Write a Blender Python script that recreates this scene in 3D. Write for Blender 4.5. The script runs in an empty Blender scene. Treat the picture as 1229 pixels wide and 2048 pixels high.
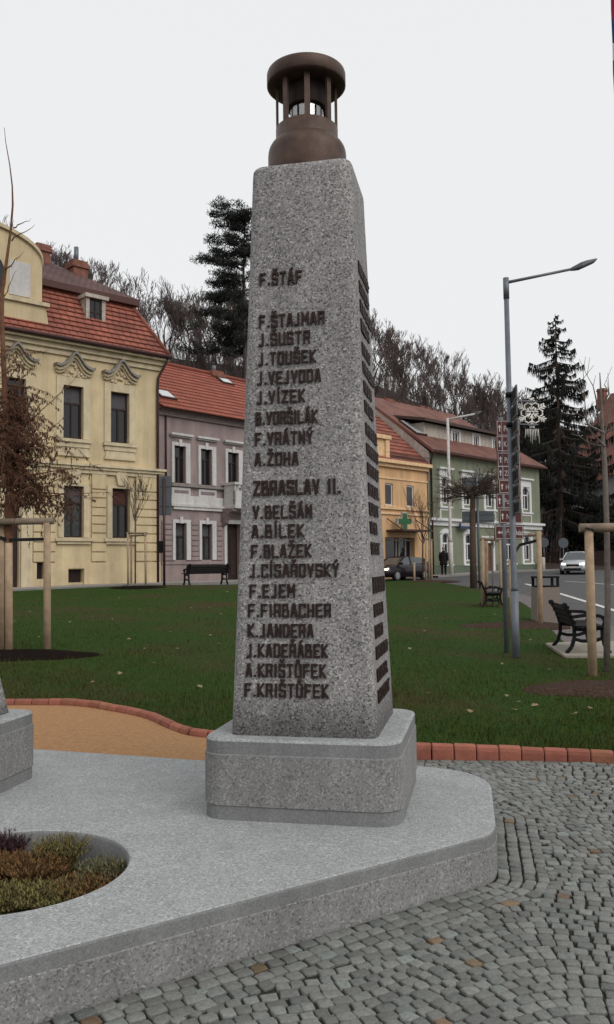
import bpy, bmesh, math, random
from mathutils import Vector, Matrix
random.seed(7)
sc = bpy.context.scene
COL = sc.collection
PI = math.pi
V = Vector

# ------------------------------------------------------------------ camera
FPX, EYE, ROLL, HY = 1707.0, 1.6, -0.0127, 1128.0
PITCH = math.atan((HY - 1024) / FPX)
_f = V((0, math.cos(PITCH), math.sin(PITCH)))
_u0 = V((0, -math.sin(PITCH), math.cos(PITCH)))
_r0 = V((1, 0, 0))
_u = _u0 * math.cos(ROLL) - _r0 * math.sin(ROLL)
_r = _r0 * math.cos(ROLL) + _u0 * math.sin(ROLL)
camd = bpy.data.cameras.new('camera')
cam = bpy.data.objects.new('camera', camd)
COL.objects.link(cam)
cam.matrix_world = Matrix(((_r.x, _u.x, -_f.x, 0), (_r.y, _u.y, -_f.y, 0), (_r.z, _u.z, -_f.z, EYE), (0, 0, 0, 1)))
camd.sensor_fit = 'VERTICAL'
camd.sensor_height = 36
camd.lens = 36 * FPX / 2048
camd.clip_start = 0.1
camd.clip_end = 4000
sc.camera = cam

# ------------------------------------------------------------------ sky, sun, exposure
SUN = V((0.50, -0.55, 0.67)).normalized()
world = bpy.data.worlds.new('World')
sc.world = world
world.use_nodes = True
wn, wl = world.node_tree.nodes, world.node_tree.links
wn.clear()
sky = wn.new('ShaderNodeTexSky')
sky.sky_type = 'NISHITA'
sky.sun_disc = False
sky.sun_elevation = math.asin(SUN.z)
sky.sun_rotation = math.atan2(SUN.x, SUN.y)
sky.air_density = 1.2
sky.dust_density = 6
hs = wn.new('ShaderNodeHueSaturation')
hs.inputs['Saturation'].default_value = 0.12
mx = wn.new('ShaderNodeMixRGB')
mx.inputs[0].default_value = 0.90
mx.inputs[2].default_value = (9.05, 9.2, 9.3, 1)
bg = wn.new('ShaderNodeBackground')
bg.inputs['Strength'].default_value = 0.1
wo = wn.new('ShaderNodeOutputWorld')
wl.new(sky.outputs[0], hs.inputs['Color'])
wl.new(hs.outputs[0], mx.inputs[1])
wl.new(mx.outputs[0], bg.inputs[0])
wl.new(bg.outputs[0], wo.inputs[0])
sund = bpy.data.lights.new('sun', 'SUN')
sund.energy = 1.3
sund.angle = math.radians(40)
sund.color = (1.0, 0.97, 0.93)
sun = bpy.data.objects.new('sun', sund)
COL.objects.link(sun)
sun.rotation_euler = SUN.to_track_quat('Z', 'Y').to_euler()
sc.view_settings.view_transform = 'Standard'
sc.view_settings.look = 'None'
sc.view_settings.gamma = 1
sc.view_settings.exposure = 0.0

# ------------------------------------------------------------------ picking points of the place
def ray(px, py):
    return _f + _r * ((px - 614.5) / FPX) + _u * ((1024 - py) / FPX)
CAM = V((0, 0, EYE))
def at(px, py, Y):
    d = ray(px, py)
    return CAM + d * (Y / d.y)
def onz(px, py, z):
    d = ray(px, py)
    return CAM + d * ((z - EYE) / d.z)
def lerpt(tab, y):
    if y <= tab[0][0]: return tab[0][1]
    for (a, za), (b, zb) in zip(tab, tab[1:]):
        if y <= b:
            k = (y - a) / (b - a)
            return za + (zb - za) * k
    return tab[-1][1]
GL = [(0, 0), (5, .08), (9, .2), (13, .32), (34, .83), (41, .80), (60, .82), (90, .9)]
GR = [(0, 0), (15, 0), (22, .08), (29, .13), (38, .4), (51, .58), (62, .86), (90, .95)]
def sstep(a, b, x):
    k = min(1, max(0, (x - a) / (b - a)))
    return k * k * (3 - 2 * k)
def zg(x, y):
    t = sstep(-2.5, 4, x)
    return lerpt(GL, y) * (1 - t) + lerpt(GR, y) * t
def ong(px, py):
    d = ray(px, py)
    lo = 1.0
    y = 1.0
    while y < 120:
        p = CAM + d * (y / d.y)
        if p.z < zg(p.x, p.y):
            break
        lo = y
        y += 0.25
    hi = y
    for _ in range(18):
        m = (lo + hi) / 2
        p = CAM + d * (m / d.y)
        if p.z < zg(p.x, p.y): hi = m
        else: lo = m
    p = CAM + d * (hi / d.y)
    return V((p.x, p.y, zg(p.x, p.y)))

# ------------------------------------------------------------------ materials
def mat(name, col, rough=0.85, metal=0.0, var=0.25, scale=6.0, bump=0.0, bscale=40.0, spec=0.3, col2=None, emit=None, coord='Object', detail=5):
    m = bpy.data.materials.new(name)
    m.use_nodes = True
    n, l = m.node_tree.nodes, m.node_tree.links
    b = n['Principled BSDF']
    b.inputs['Roughness'].default_value = rough
    b.inputs['Metallic'].default_value = metal
    b.inputs['Specular IOR Level'].default_value = spec
    tc = n.new('ShaderNodeTexCoord')
    nz = n.new('ShaderNodeTexNoise')
    nz.inputs['Scale'].default_value = scale
    nz.inputs['Detail'].default_value = detail
    l.new(tc.outputs[coord], nz.inputs['Vector'])
    rp = n.new('ShaderNodeValToRGB')
    rp.color_ramp.elements[0].position = 0.3
    rp.color_ramp.elements[1].position = 0.7
    c2 = col2 if col2 else tuple(min(1, c * (1 + var)) for c in col)
    c1 = col if col2 else tuple(c * (1 - var) for c in col)
    nz.inputs['Roughness'].default_value = .62
    rp.color_ramp.elements[0].color = (*c1, 1)
    rp.color_ramp.elements[1].color = (*c2, 1)
    l.new(nz.outputs['Fac'], rp.inputs[0])
    l.new(rp.outputs[0], b.inputs['Base Color'])
    if bump:
        nb = n.new('ShaderNodeTexNoise')
        nb.inputs['Scale'].default_value = bscale
        nb.inputs['Detail'].default_value = 4
        l.new(tc.outputs[coord], nb.inputs['Vector'])
        bp = n.new('ShaderNodeBump')
        bp.inputs['Strength'].default_value = bump
        bp.inputs['Distance'].default_value = 0.02
        l.new(nb.outputs['Fac'], bp.inputs['Height'])
        l.new(bp.outputs[0], b.inputs['Normal'])
    if emit:
        b.inputs['Emission Color'].default_value = (*emit[:3], 1)
        b.inputs['Emission Strength'].default_value = emit[3]
    m['ramp'] = rp.name
    return m

def island(m, lo, hi, hue=0.0):
    """vary the colour from one loose piece of the mesh to the next"""
    n, l = m.node_tree.nodes, m.node_tree.links
    b = n['Principled BSDF']
    src = b.inputs['Base Color'].links[0].from_socket
    g = n.new('ShaderNodeNewGeometry')
    mr = n.new('ShaderNodeMapRange')
    mr.inputs['To Min'].default_value = lo
    mr.inputs['To Max'].default_value = hi
    l.new(g.outputs['Random Per Island'], mr.inputs['Value'])
    h = n.new('ShaderNodeHueSaturation')
    l.new(src, h.inputs['Color'])
    l.new(mr.outputs[0], h.inputs['Value'])
    if hue:
        wnz = n.new('ShaderNodeTexWhiteNoise')
        wnz.noise_dimensions = '1D'
        l.new(g.outputs['Random Per Island'], wnz.inputs['W'])
        m2 = n.new('ShaderNodeMapRange')
        m2.inputs['To Min'].default_value = 0.5 - hue
        m2.inputs['To Max'].default_value = 0.5 + hue
        l.new(wnz.outputs['Value'], m2.inputs['Value'])
        l.new(m2.outputs[0], h.inputs['Hue'])
    l.new(h.outputs[0], b.inputs['Base Color'])
    return m

def granulate(name, stops, scale, rough=0.9, bump=0.35, stain=0.18, tint=(1, 1, 1)):
    """washed concrete: grains of many greys in a matrix, with faint weather stains"""
    m = bpy.data.materials.new(name)
    m.use_nodes = True
    n, l = m.node_tree.nodes, m.node_tree.links
    b = n['Principled BSDF']
    b.inputs['Roughness'].default_value = rough
    b.inputs['Specular IOR Level'].default_value = 0.25
    tc = n.new('ShaderNodeTexCoord')
    dn = n.new('ShaderNodeTexNoise')
    dn.inputs['Scale'].default_value = scale * 0.8
    l.new(tc.outputs['Object'], dn.inputs['Vector'])
    ad = n.new('ShaderNodeMixRGB')
    ad.blend_type = 'ADD'
    ad.inputs[0].default_value = 0.012
    l.new(tc.outputs['Object'], ad.inputs[1])
    l.new(dn.outputs['Color'], ad.inputs[2])
    vo = n.new('ShaderNodeTexVoronoi')
    vo.inputs['Scale'].default_value = scale
    l.new(ad.outputs[0], vo.inputs['Vector'])
    bw = n.new('ShaderNodeSeparateColor')
    l.new(vo.outputs['Color'], bw.inputs[0])
    rp = n.new('ShaderNodeValToRGB')
    rp.color_ramp.interpolation = 'LINEAR'
    e = rp.color_ramp.elements
    while len(e) < len(stops): e.new(0.5)
    for q, (p, c) in zip(e, stops):
        q.position = p
        q.color = (c * tint[0], c * tint[1], c * tint[2], 1)
    l.new(bw.outputs[0], rp.inputs[0])
    st = n.new('ShaderNodeTexNoise')
    st.inputs['Scale'].default_value = 3.0
    st.inputs['Detail'].default_value = 8
    st.inputs['Roughness'].default_value = 0.65
    mp = n.new('ShaderNodeMapping')
    mp.inputs['Scale'].default_value = (1.6, 1.6, .45)
    l.new(tc.outputs['Object'], mp.inputs['Vector'])
    l.new(mp.outputs[0], st.inputs['Vector'])
    mr = n.new('ShaderNodeMapRange')
    mr.inputs['From Min'].default_value = 0.3
    mr.inputs['From Max'].default_value = 0.7
    mr.inputs['To Min'].default_value = 1 - stain
    mr.inputs['To Max'].default_value = 1 + stain
    l.new(st.outputs['Fac'], mr.inputs['Value'])
    mu = n.new('ShaderNodeMixRGB')
    mu.blend_type = 'MULTIPLY'
    mu.inputs[0].default_value = 1
    l.new(rp.outputs[0], mu.inputs[1])
    l.new(mr.outputs[0], mu.inputs[2])
    l.new(mu.outputs[0], b.inputs['Base Color'])
    bp = n.new('ShaderNodeBump')
    bp.inputs['Strength'].default_value = bump
    bp.inputs['Distance'].default_value = 0.004
    l.new(bw.outputs[1], bp.inputs['Height'])
    l.new(bp.outputs[0], b.inputs['Normal'])
    return m

M = {}
M['grain'] = granulate('washed_concrete', [(0, .07), (.12, .135), (.35, .235), (.72, .285), (.9, .345), (1, .49)], 122, bump=.45, tint=(1, .955, .94))
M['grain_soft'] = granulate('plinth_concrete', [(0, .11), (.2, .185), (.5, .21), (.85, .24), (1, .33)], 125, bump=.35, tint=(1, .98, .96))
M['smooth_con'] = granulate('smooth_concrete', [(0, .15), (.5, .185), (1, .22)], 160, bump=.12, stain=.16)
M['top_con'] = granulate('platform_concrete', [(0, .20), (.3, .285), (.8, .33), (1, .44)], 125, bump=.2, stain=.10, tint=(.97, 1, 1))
M['letter'] = mat('dark_bronze_letter', (.030, .016, .014), .55, .3, var=.3, scale=20)
M['bronze'] = mat('brown_bronze', (.085, .053, .040), .5, .35, var=.35, scale=9, bump=.08, bscale=60)
M['bronze_in'] = mat('dark_bronze_inside', (.03, .018, .014), .6, .3)
M['glass'] = mat('dark_window_glass', (.012, .011, .013), .08, 0, var=.5, scale=1.2, spec=.5)
M['blind'] = mat('window_blind', (.075, .07, .075), .8)
M['curtain'] = mat('net_curtain', (.05, .055, .055), .9, var=.5, scale=9)
M['redblind'] = mat('red_brown_blind', (.07, .025, .02), .8)
M['darkframe'] = mat('dark_brown_frame', (.03, .017, .015), .6)
M['white'] = mat('white_trim', (.62, .61, .60), .7, var=.08)
M['yellow'] = mat('yellow_render', (.55, .44, .27), .9, var=.13, scale=1.1, detail=10, bump=.1, bscale=30)
M['cream'] = mat('cream_trim', (.55, .46, .31), .9, var=.14, scale=3, bump=.15)
M['ochre'] = mat('dark_ochre_render', (.33, .23, .10), .95, var=.1)  # even dark ochre, used only on the meter box
M['stonegrey'] = mat('grey_stone_ledge', (.22, .20, .18), .9)
M['purple'] = mat('mauve_render', (.27, .21, .20), .92, var=.13, detail=10, scale=1.2, bump=.1)
M['purpletrim'] = mat('mauve_dark_trim', (.20, .155, .15), .92)
M['offwhite'] = mat('off_white_stucco', (.52, .50, .49), .85, var=.1)
M['orange'] = mat('orange_render', (.58, .36, .19), .9, var=.06, scale=1)
M['orangetrim'] = mat('pale_orange_trim', (.66, .45, .26), .9)
M['green'] = mat('sage_green_render', (.19, .205, .142), .9, var=.08, scale=1)
M['greendark'] = mat('dark_green_base', (.105, .13, .095), .9)
M['beige'] = mat('beige_render', (.42, .37, .32), .9)
M['greyhouse'] = mat('grey_house_render', (.20, .19, .20), .9)
M['doorbrown'] = mat('brown_door_wood', (.14, .06, .035), .6)
M['pipe'] = mat('brown_downpipe', (.05, .02, .018), .5)
M['metaldark'] = mat('dark_sheet_metal', (.06, .035, .03), .6)
M['galv'] = mat('galvanised_steel', (.14, .15, .17), .5, .3, var=.15, scale=8)
M['galvlight'] = mat('pale_grey_paint', (.45, .43, .41), .6)
M['signback'] = mat('grey_sign_back', (.09, .102, .11), .55, .2, var=.1)
M['black'] = mat('black_iron', (.008, .008, .009), .6, spec=.15)
M['signbrown'] = mat('brown_sign_face', (.075, .020, .018), .5, var=.06)
M['signwhite'] = mat('white_sign_print', (.50, .45, .43), .5, var=.03)
M['signblue'] = mat('blue_sign_face', (.025, .045, .10), .5, var=.05)
M['wood'] = mat('pale_peeled_wood', (.34, .245, .16), .85, var=.22, scale=7, bump=.25, bscale=40)
M['woodrail'] = mat('weathered_rail_wood', (.23, .175, .13), .85, var=.3, scale=7, bump=.25)
M['strap'] = mat('black_tie_strap', (.012, .011, .012), .8)
M['slat'] = mat('dark_bench_slat', (.011, .010, .010), .7, spec=.12)
M['bark'] = mat('brown_bark', (.085, .058, .045), .95, var=.35, scale=14, bump=.4)
M['barkorange'] = mat('orange_brown_bark', (.15, .07, .04), .9, var=.3, scale=12)
M['barkgrey'] = mat('grey_bark', (.15, .125, .11), .9, var=.25, scale=12)
M['woods'] = mat('winter_wood_bark', (.10, .08, .075), .95, var=.35, scale=.6)
M['twigs'] = mat('winter_twigs', (.115, .088, .082), .95, var=.3, scale=.4)
M['leafbrown'] = island(mat('dry_brown_leaf', (.075, .036, .021), .85, var=.4, scale=3), .45, 1.5, .02)
M['needle'] = island(mat('dark_conifer_needles', (.016, .017, .014), .9, var=.4, scale=2), .5, 1.5)
M['pine'] = island(mat('pine_needles', (.03, .034, .028), .9, var=.4, scale=2), .5, 1.5)
M['evergreen'] = island(mat('dark_evergreen_leaves', (.012, .014, .010), .9, var=.5, scale=1.5), .4, 1.6)
M['soilm'] = mat('dark_mulch', (.010, .0065, .005), .98, var=.6, scale=30, bump=1.0, bscale=45, spec=.04)
M['soilr'] = mat('brown_mulch', (.055, .035, .027), .98, var=.6, scale=24, bump=1.0, bscale=45, spec=.04)
M['planter_soil'] = mat('planter_soil', (.014, .009, .006), .98, var=.6, scale=40, bump=1.0, spec=.04)
M['asphalt'] = mat('asphalt', (.075, .073, .076), .9, var=.2, scale=1.4, bump=.3, bscale=60)
M['pavem'] = mat('pavement_asphalt', (.125, .11, .108), .92, var=.15, scale=2, bump=.2)
M['farpave'] = mat('pale_pavement', (.26, .235, .215), .92, var=.12, scale=2)
M['kerbm'] = mat('grey_kerb_stone', (.19, .18, .17), .9, var=.15)
M['roadpaint'] = mat('white_road_paint', (.55, .53, .5), .8)
M['padcon'] = mat('bench_pad_concrete', (.27, .24, .20), .92, var=.12)
M['hillm'] = mat('leaf_litter_hill', (.036, .023, .019), .98, var=.45, scale=.25)
M['binm'] = mat('pinkish_washed_concrete', (.20, .165, .145), .92, var=.1, scale=20)
M['carsilver'] = mat('silver_car_paint', (.42, .44, .46), .3, .35, var=.04)
M['cardark'] = mat('dark_aubergine_car_paint', (.014, .009, .011), .22, .2, var=.05)
M['carglass'] = mat('car_glass', (.05, .06, .065), .08, spec=.6)
M['tyre'] = mat('black_tyre', (.012, .012, .012), .85)
M['rim'] = mat('alloy_rim', (.35, .35, .36), .35, .6)
M['headlamp'] = mat('lit_headlamp', (.9, .85, .75), .3, emit=(1.0, .82, .62, 2.2))
M['headlampw'] = mat('lit_white_headlamp', (.9, .9, .88), .3, emit=(1.0, .95, .86, 2.0))
M['tail'] = mat('red_tail_lamp', (.3, .02, .015), .3)
M['coat'] = mat('black_coat_cloth', (.008, .008, .009), .95)
M['skin'] = mat('skin', (.38, .23, .17), .6)
M['hair'] = mat('grey_hair', (.22, .20, .18), .9)
M['crossgreen'] = mat('green_pharmacy_cross', (.025, .10, .04), .5)
M['flagred'] = mat('flag_red', (.30, .035, .055), .85)
M['flagblue'] = mat('flag_blue', (.03, .05, .16), .85)
M['flagwhite'] = mat('flag_white', (.62, .62, .64), .85)
M['snow'] = mat('white_light_tube', (.80, .78, .72), .6)
M['leafpale'] = island(mat('pale_fallen_leaf', (.24, .18, .10), .85, var=.3, scale=30), .55, 1.25, .02)
M['heathA'] = island(mat('orange_brown_heather', (.15, .082, .030), .9, var=.3, scale=20), .4, 1.5, .025)
M['heathB'] = island(mat('yellow_green_heather', (.15, .125, .045), .9, var=.3, scale=20), .4, 1.5, .025)
M['heathC'] = island(mat('purple_brown_heather', (.06, .025, .03), .9, var=.3, scale=20), .4, 1.4)
M['heathD'] = island(mat('grey_green_heather', (.13, .12, .06), .9, var=.3, scale=20), .4, 1.4)
M['brick'] = mat('chimney_brick', (.20, .085, .06), .9, var=.3, scale=5)
M['edge'] = island(mat('terracotta_edging', (.29, .108, .07), .85, var=.18, scale=9, bump=.25, bscale=60), .8, 1.1, .008)
M['joint'] = mat('dark_joint_sand', (.021, .020, .017), .98, var=.5, scale=30)
M['sett'] = island(mat('granite_sett', (.145, .147, .136), .62, var=.22, scale=45, bump=.35, bscale=110, spec=.4), .72, 1.28, .04)
M['sett_warm'] = island(mat('warm_sett', (.15, .10, .06), .65, var=.25, scale=45, bump=.35, bscale=110, spec=.4), .7, 1.2, .02)
M['settp'] = island(mat('pale_sett', (.15, .16, .148), .6, var=.25, scale=45, bump=.35, bscale=110, spec=.4), .65, 1.3, .02)
M['grassb'] = island(mat('grass_blade', (.034, .074, .011), .95, col2=(.090, .066, .026), scale=.30, spec=.05), .35, 1.45, .03)
M['clearglass'] = None
g = bpy.data.materials.new('clear_lantern_glass')
g.use_nodes = True
gn, gl = g.node_tree.nodes, g.node_tree.links
gn.clear()
go = gn.new('ShaderNodeOutputMaterial')
gm = gn.new('ShaderNodeMixShader')
gm.inputs[0].default_value = 0.25
gt = gn.new('ShaderNodeBsdfTransparent')
gt.inputs[0].default_value = (.9, .88, .86, 1)
gg = gn.new('ShaderNodeBsdfGlossy')
gg.inputs['Roughness'].default_value = 0.05
gl.new(gt.outputs[0], gm.inputs[1])
gl.new(gg.outputs[0], gm.inputs[2])
gl.new(gm.outputs[0], go.inputs[0])
M['clearglass'] = g

def tiles(name, c1, c2, cj, sx, sz, rough=.85):
    """roof tile colour with courses; follows object coordinates laid along the roof in UV"""
    m = bpy.data.materials.new(name)
    m.use_nodes = True
    n, l = m.node_tree.nodes, m.node_tree.links
    b = n['Principled BSDF']
    b.inputs['Roughness'].default_value = rough
    uv = n.new('ShaderNodeUVMap')
    bk = n.new('ShaderNodeTexBrick')
    bk.inputs['Scale'].default_value = 1
    bk.inputs['Brick Width'].default_value = sx
    bk.inputs['Row Height'].default_value = sz
    bk.inputs['Mortar Size'].default_value = sz * .10
    bk.inputs['Mortar Smooth'].default_value = .4
    bk.inputs['Color1'].default_value = (*c1, 1)
    bk.inputs['Color2'].default_value = (*c2, 1)
    bk.inputs['Mortar'].default_value = (*cj, 1)
    l.new(uv.outputs[0], bk.inputs['Vector'])
    nz = n.new('ShaderNodeTexNoise')
    nz.inputs['Scale'].default_value = .8
    nz.inputs['Detail'].default_value = 6
    l.new(uv.outputs[0], nz.inputs['Vector'])
    mr = n.new('ShaderNodeMapRange')
    mr.inputs['From Min'].default_value = .3
    mr.inputs['From Max'].default_value = .7
    mr.inputs['To Min'].default_value = .62
    mr.inputs['To Max'].default_value = 1.2
    l.new(nz.outputs[0], mr.inputs[0])
    mu = n.new('ShaderNodeMixRGB')
    mu.blend_type = 'MULTIPLY'
    mu.inputs[0].default_value = 1
    l.new(bk.outputs[0], mu.inputs[1])
    l.new(mr.outputs[0], mu.inputs[2])
    l.new(mu.outputs[0], b.inputs['Base Color'])
    bp = n.new('ShaderNodeBump')
    bp.inputs['Strength'].default_value = .8
    bp.inputs['Distance'].default_value = .05
    bp.invert = True
    l.new(bk.outputs['Fac'], bp.inputs['Height'])
    l.new(bp.outputs[0], b.inputs['Normal'])
    return m
M['tile_red'] = tiles('red_clay_tiles', (.31, .098, .062), (.25, .078, .052), (.19, .056, .038), .36, .36)
M['tile_orange'] = tiles('orange_red_tiles', (.36, .092, .053), (.29, .074, .045), (.17, .044, .028), .25, .34)
M['tile_brown'] = tiles('brown_roof_tiles', (.105, .048, .040), (.09, .04, .034), (.05, .022, .02), .3, .3)
M['tile_russet'] = tiles('russet_roof_tiles', (.20, .085, .062), (.18, .075, .055), (.12, .05, .038), .3, .3)

def weather(m, lo=.80, hi=1.10):
    """rain streaks and grime that belong to old plaster"""
    n, l = m.node_tree.nodes, m.node_tree.links
    b = n['Principled BSDF']
    src = b.inputs['Base Color'].links[0].from_socket
    tc = n.new('ShaderNodeTexCoord')
    mp = n.new('ShaderNodeMapping')
    mp.inputs['Scale'].default_value = (2.2, 2.2, .22)
    nz = n.new('ShaderNodeTexNoise')
    nz.inputs['Scale'].default_value = 1
    nz.inputs['Detail'].default_value = 9
    nz.inputs['Roughness'].default_value = .68
    mr = n.new('ShaderNodeMapRange')
    mr.inputs['From Min'].default_value = .32
    mr.inputs['From Max'].default_value = .66
    mr.inputs['To Min'].default_value = lo
    mr.inputs['To Max'].default_value = hi
    mu = n.new('ShaderNodeMixRGB')
    mu.blend_type = 'MULTIPLY'
    mu.inputs[0].default_value = 1
    l.new(tc.outputs['Object'], mp.inputs['Vector'])
    l.new(mp.outputs[0], nz.inputs['Vector'])
    l.new(nz.outputs['Fac'], mr.inputs['Value'])
    l.new(src, mu.inputs[1])
    l.new(mr.outputs[0], mu.inputs[2])
    l.new(mu.outputs[0], b.inputs['Base Color'])
for k in ('yellow', 'cream', 'purple', 'offwhite', 'orange', 'green', 'beige', 'greyhouse'): weather(M[k])
# lawn: dark green turf with worn brown patches
def lawn_mat():
    m = bpy.data.materials.new('turf')
    m.use_nodes = True
    n, l = m.node_tree.nodes, m.node_tree.links
    b = n['Principled BSDF']
    b.inputs['Roughness'].default_value = .95
    b.inputs['Specular IOR Level'].default_value = .1
    tc = n.new('ShaderNodeTexCoord')
    def noise(s, d, r=.6):
        q = n.new('ShaderNodeTexNoise')
        q.inputs['Scale'].default_value = s
        q.inputs['Detail'].default_value = d
        q.inputs['Roughness'].default_value = r
        l.new(tc.outputs['Object'], q.inputs['Vector'])
        return q
    def ramp(src, p0, c0, p1, c1):
        q = n.new('ShaderNodeValToRGB')
        q.color_ramp.elements[0].position = p0
        q.color_ramp.elements[0].color = (*c0, 1)
        q.color_ramp.elements[1].position = p1
        q.color_ramp.elements[1].color = (*c1, 1)
        l.new(src.outputs['Fac'], q.inputs[0])
        return q
    fine = ramp(noise(28, 6, .8), .34, (.009, .025, .004), .68, (.044, .092, .012))
    brown = ramp(noise(20, 6, .8), .35, (.032, .023, .010), .7, (.095, .066, .030))
    patch = ramp(noise(.30, 5, .6), .47, (0, 0, 0), .66, (.8, .8, .8))
    mxn = n.new('ShaderNodeMixRGB')
    l.new(patch.outputs[0], mxn.inputs[0])
    l.new(fine.outputs[0], mxn.inputs[1])
    l.new(brown.outputs[0], mxn.inputs[2])
    l.new(mxn.outputs[0], b.inputs['Base Color'])
    bp = n.new('ShaderNodeBump')
    bp.inputs['Strength'].default_value = .9
    bp.inputs['Distance'].default_value = .05
    l.new(noise(40, 5).outputs['Fac'], bp.inputs['Height'])
    l.new(bp.outputs[0], b.inputs['Normal'])
    return m
M['turf'] = lawn_mat()
M['sand'] = mat('orange_path_sand', (.34, .185, .085), .97, var=.24, scale=30, bump=.5, bscale=120, detail=8)

# ------------------------------------------------------------------ mesh builder
class MB:
    def __init__(s):
        s.v, s.f, s.mi, s.sm, s.uv = [], [], [], [], {}
    def add(s, vs, fs, mi=0, smooth=False):
        o = len(s.v)
        s.v += [V(q) for q in vs]
        for f in fs:
            s.f.append([i + o for i in f])
            s.mi.append(mi)
            s.sm.append(smooth)
        return s
    def quad(s, a, b, c, d, mi=0, uv=None):
        s.add([a, b, c, d], [(0, 1, 2, 3)], mi)
        if uv: s.uv[len(s.f) - 1] = uv
        return s
    def hexa(s, p, mi=0):      # 8 corners: bottom ring then top ring
        return s.add(p, [(3, 2, 1, 0), (4, 5, 6, 7), (0, 1, 5, 4), (1, 2, 6, 5), (2, 3, 7, 6), (3, 0, 4, 7)], mi)
    def box(s, x0, x1, y0, y1, z0, z1, mi=0):
        return s.hexa([(x0, y0, z0), (x1, y0, z0), (x1, y1, z0), (x0, y1, z0), (x0, y0, z1), (x1, y0, z1), (x1, y1, z1), (x0, y1, z1)], mi)
    def bar(s, a, b, w, h=None, up=(0, 0, 1), mi=0):
        a, b = V(a), V(b)
        h = h or w
        d = (b - a).normalized()
        x = d.cross(V(up))
        if x.length < 1e-4: x = d.cross(V((1, 0, 0)))
        x.normalize()
        y = x.cross(d).normalized()
        x, y = x * w / 2, y * h / 2
        return s.hexa([a - x - y, a + x - y, a + x + y, a - x + y, b - x - y, b + x - y, b + x + y, b - x + y], mi)
    def tube(s, pts, rad, n=8, mi=0, cap=True, smooth=True):
        pts = [V(p) for p in pts]
        if not hasattr(rad, '__len__'): rad = [rad] * len(pts)
        o = len(s.v)
        ref = None
        for i, p in enumerate(pts):
            d = (pts[min(i + 1, len(pts) - 1)] - pts[max(i - 1, 0)])
            if d.length < 1e-9: d = V((0, 0, 1))
            d.normalize()
            if ref is None:
                ref = V((1, 0, 0)) if abs(d.x) < .8 else V((0, 1, 0))
            x = (ref - d * ref.dot(d)).normalized()
            ref = x
            y = d.cross(x)
            for k in range(n):
                a = 2 * PI * k / n
                s.v.append(p + (x * math.cos(a) + y * math.sin(a)) * rad[i])
        for i in range(len(pts) - 1):
            for k in range(n):
                k2 = (k + 1) % n
                s.f.append([o + i * n + k, o + i * n + k2, o + (i + 1) * n + k2, o + (i + 1) * n + k])
                s.mi.append(mi); s.sm.append(smooth)
        if cap:
            s.f.append([o + k for k in range(n)][::-1]); s.mi.append(mi); s.sm.append(False)
            q = o + (len(pts) - 1) * n
            s.f.append([q + k for k in range(n)]); s.mi.append(mi); s.sm.append(False)
        return s
    def lathe(s, c, prof, n=40, mi=0, closed=False):
        o = len(s.v)
        c = V(c)
        for r, z in prof:
            for k in range(n):
                a = 2 * PI * k / n
                s.v.append(c + V((r * math.cos(a), r * math.sin(a), z)))
        for i in range(len(prof) - 1):
            for k in range(n):
                k2 = (k + 1) % n
                s.f.append([o + i * n + k, o + i * n + k2, o + (i + 1) * n + k2, o + (i + 1) * n + k])
                s.mi.append(mi); s.sm.append(True)
        return s
    def rings(s, rs, mi=0, cap=True, smooth=True, mis=None):
        n = len(rs[0])
        o = len(s.v)
        for r in rs: s.v += [V(p) for p in r]
        for i in range(len(rs) - 1):
            for k in range(n):
                k2 = (k + 1) % n
                s.f.append([o + i * n + k, o + i * n + k2, o + (i + 1) * n + k2, o + (i + 1) * n + k])
                s.mi.append(mis[i] if mis else mi); s.sm.append(smooth)
        if cap:
            s.f.append([o + k for k in range(n)][::-1]); s.mi.append(mis[0] if mis else mi); s.sm.append(False)
            q = o + (len(rs) - 1) * n
            s.f.append([q + k for k in range(n)]); s.mi.append(mis[-1] if mis else mi); s.sm.append(False)
        return s
    def build(s, name, mats, parent=None, origin=None):
        if not isinstance(mats, (list, tuple)): mats = [mats]
        o = V(origin) if origin is not None else (V(parent['_o']) if parent is not None and '_o' in parent else V((0, 0, 0)))
        me = bpy.data.meshes.new(name)
        me.from_pydata([tuple(p - o) for p in s.v], [], s.f)
        for m in mats: me.materials.append(m)
        me.polygons.foreach_set('material_index', s.mi)
        me.polygons.foreach_set('use_smooth', s.sm)
        if s.uv:
            ul = me.uv_layers.new(name='UVMap')
            for fi, uvs in s.uv.items():
                for li, c in zip(me.polygons[fi].loop_indices, uvs):
                    ul.data[li].uv = c
        me.validate()
        me.update()
        ob = bpy.data.objects.new(name, me)
        COL.objects.link(ob)
        if parent is not None:
            ob.parent = parent
            ob['_o'] = tuple(o)
        else:
            ob.location = o if origin is not None else (0, 0, 0)
        return ob
def thing(name, label, cat, loc=(0, 0, 0), group=None):
    o = bpy.data.objects.new(name, None)
    o.empty_display_size = .2
    COL.objects.link(o)
    o.location = loc
    o['_o'] = tuple(loc)
    o['label'] = label
    o['category'] = cat
    if group: o['group'] = group
    return o
def tag(o, label, cat, group=None):
    o['label'] = label
    o['category'] = cat
    if group: o['group'] = group
    return o
def struct(o, kind='structure'):
    o['kind'] = kind
    return o
def dup(root, loc, rotz=0, scale=1, label=None, group=None):
    r = root.copy()
    COL.objects.link(r)
    r.location = loc
    r.rotation_euler = (0, 0, rotz)
    r.scale = (scale,) * 3 if not hasattr(scale, '__len__') else scale
    if label: r['label'] = label
    if group: r['group'] = group
    for ch in list(root.children):
        c = ch.copy()
        COL.objects.link(c)
        c.parent = r
        for gch in list(ch.children):
            d = gch.copy()
            COL.objects.link(d)
            d.parent = c
    return r

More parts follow.
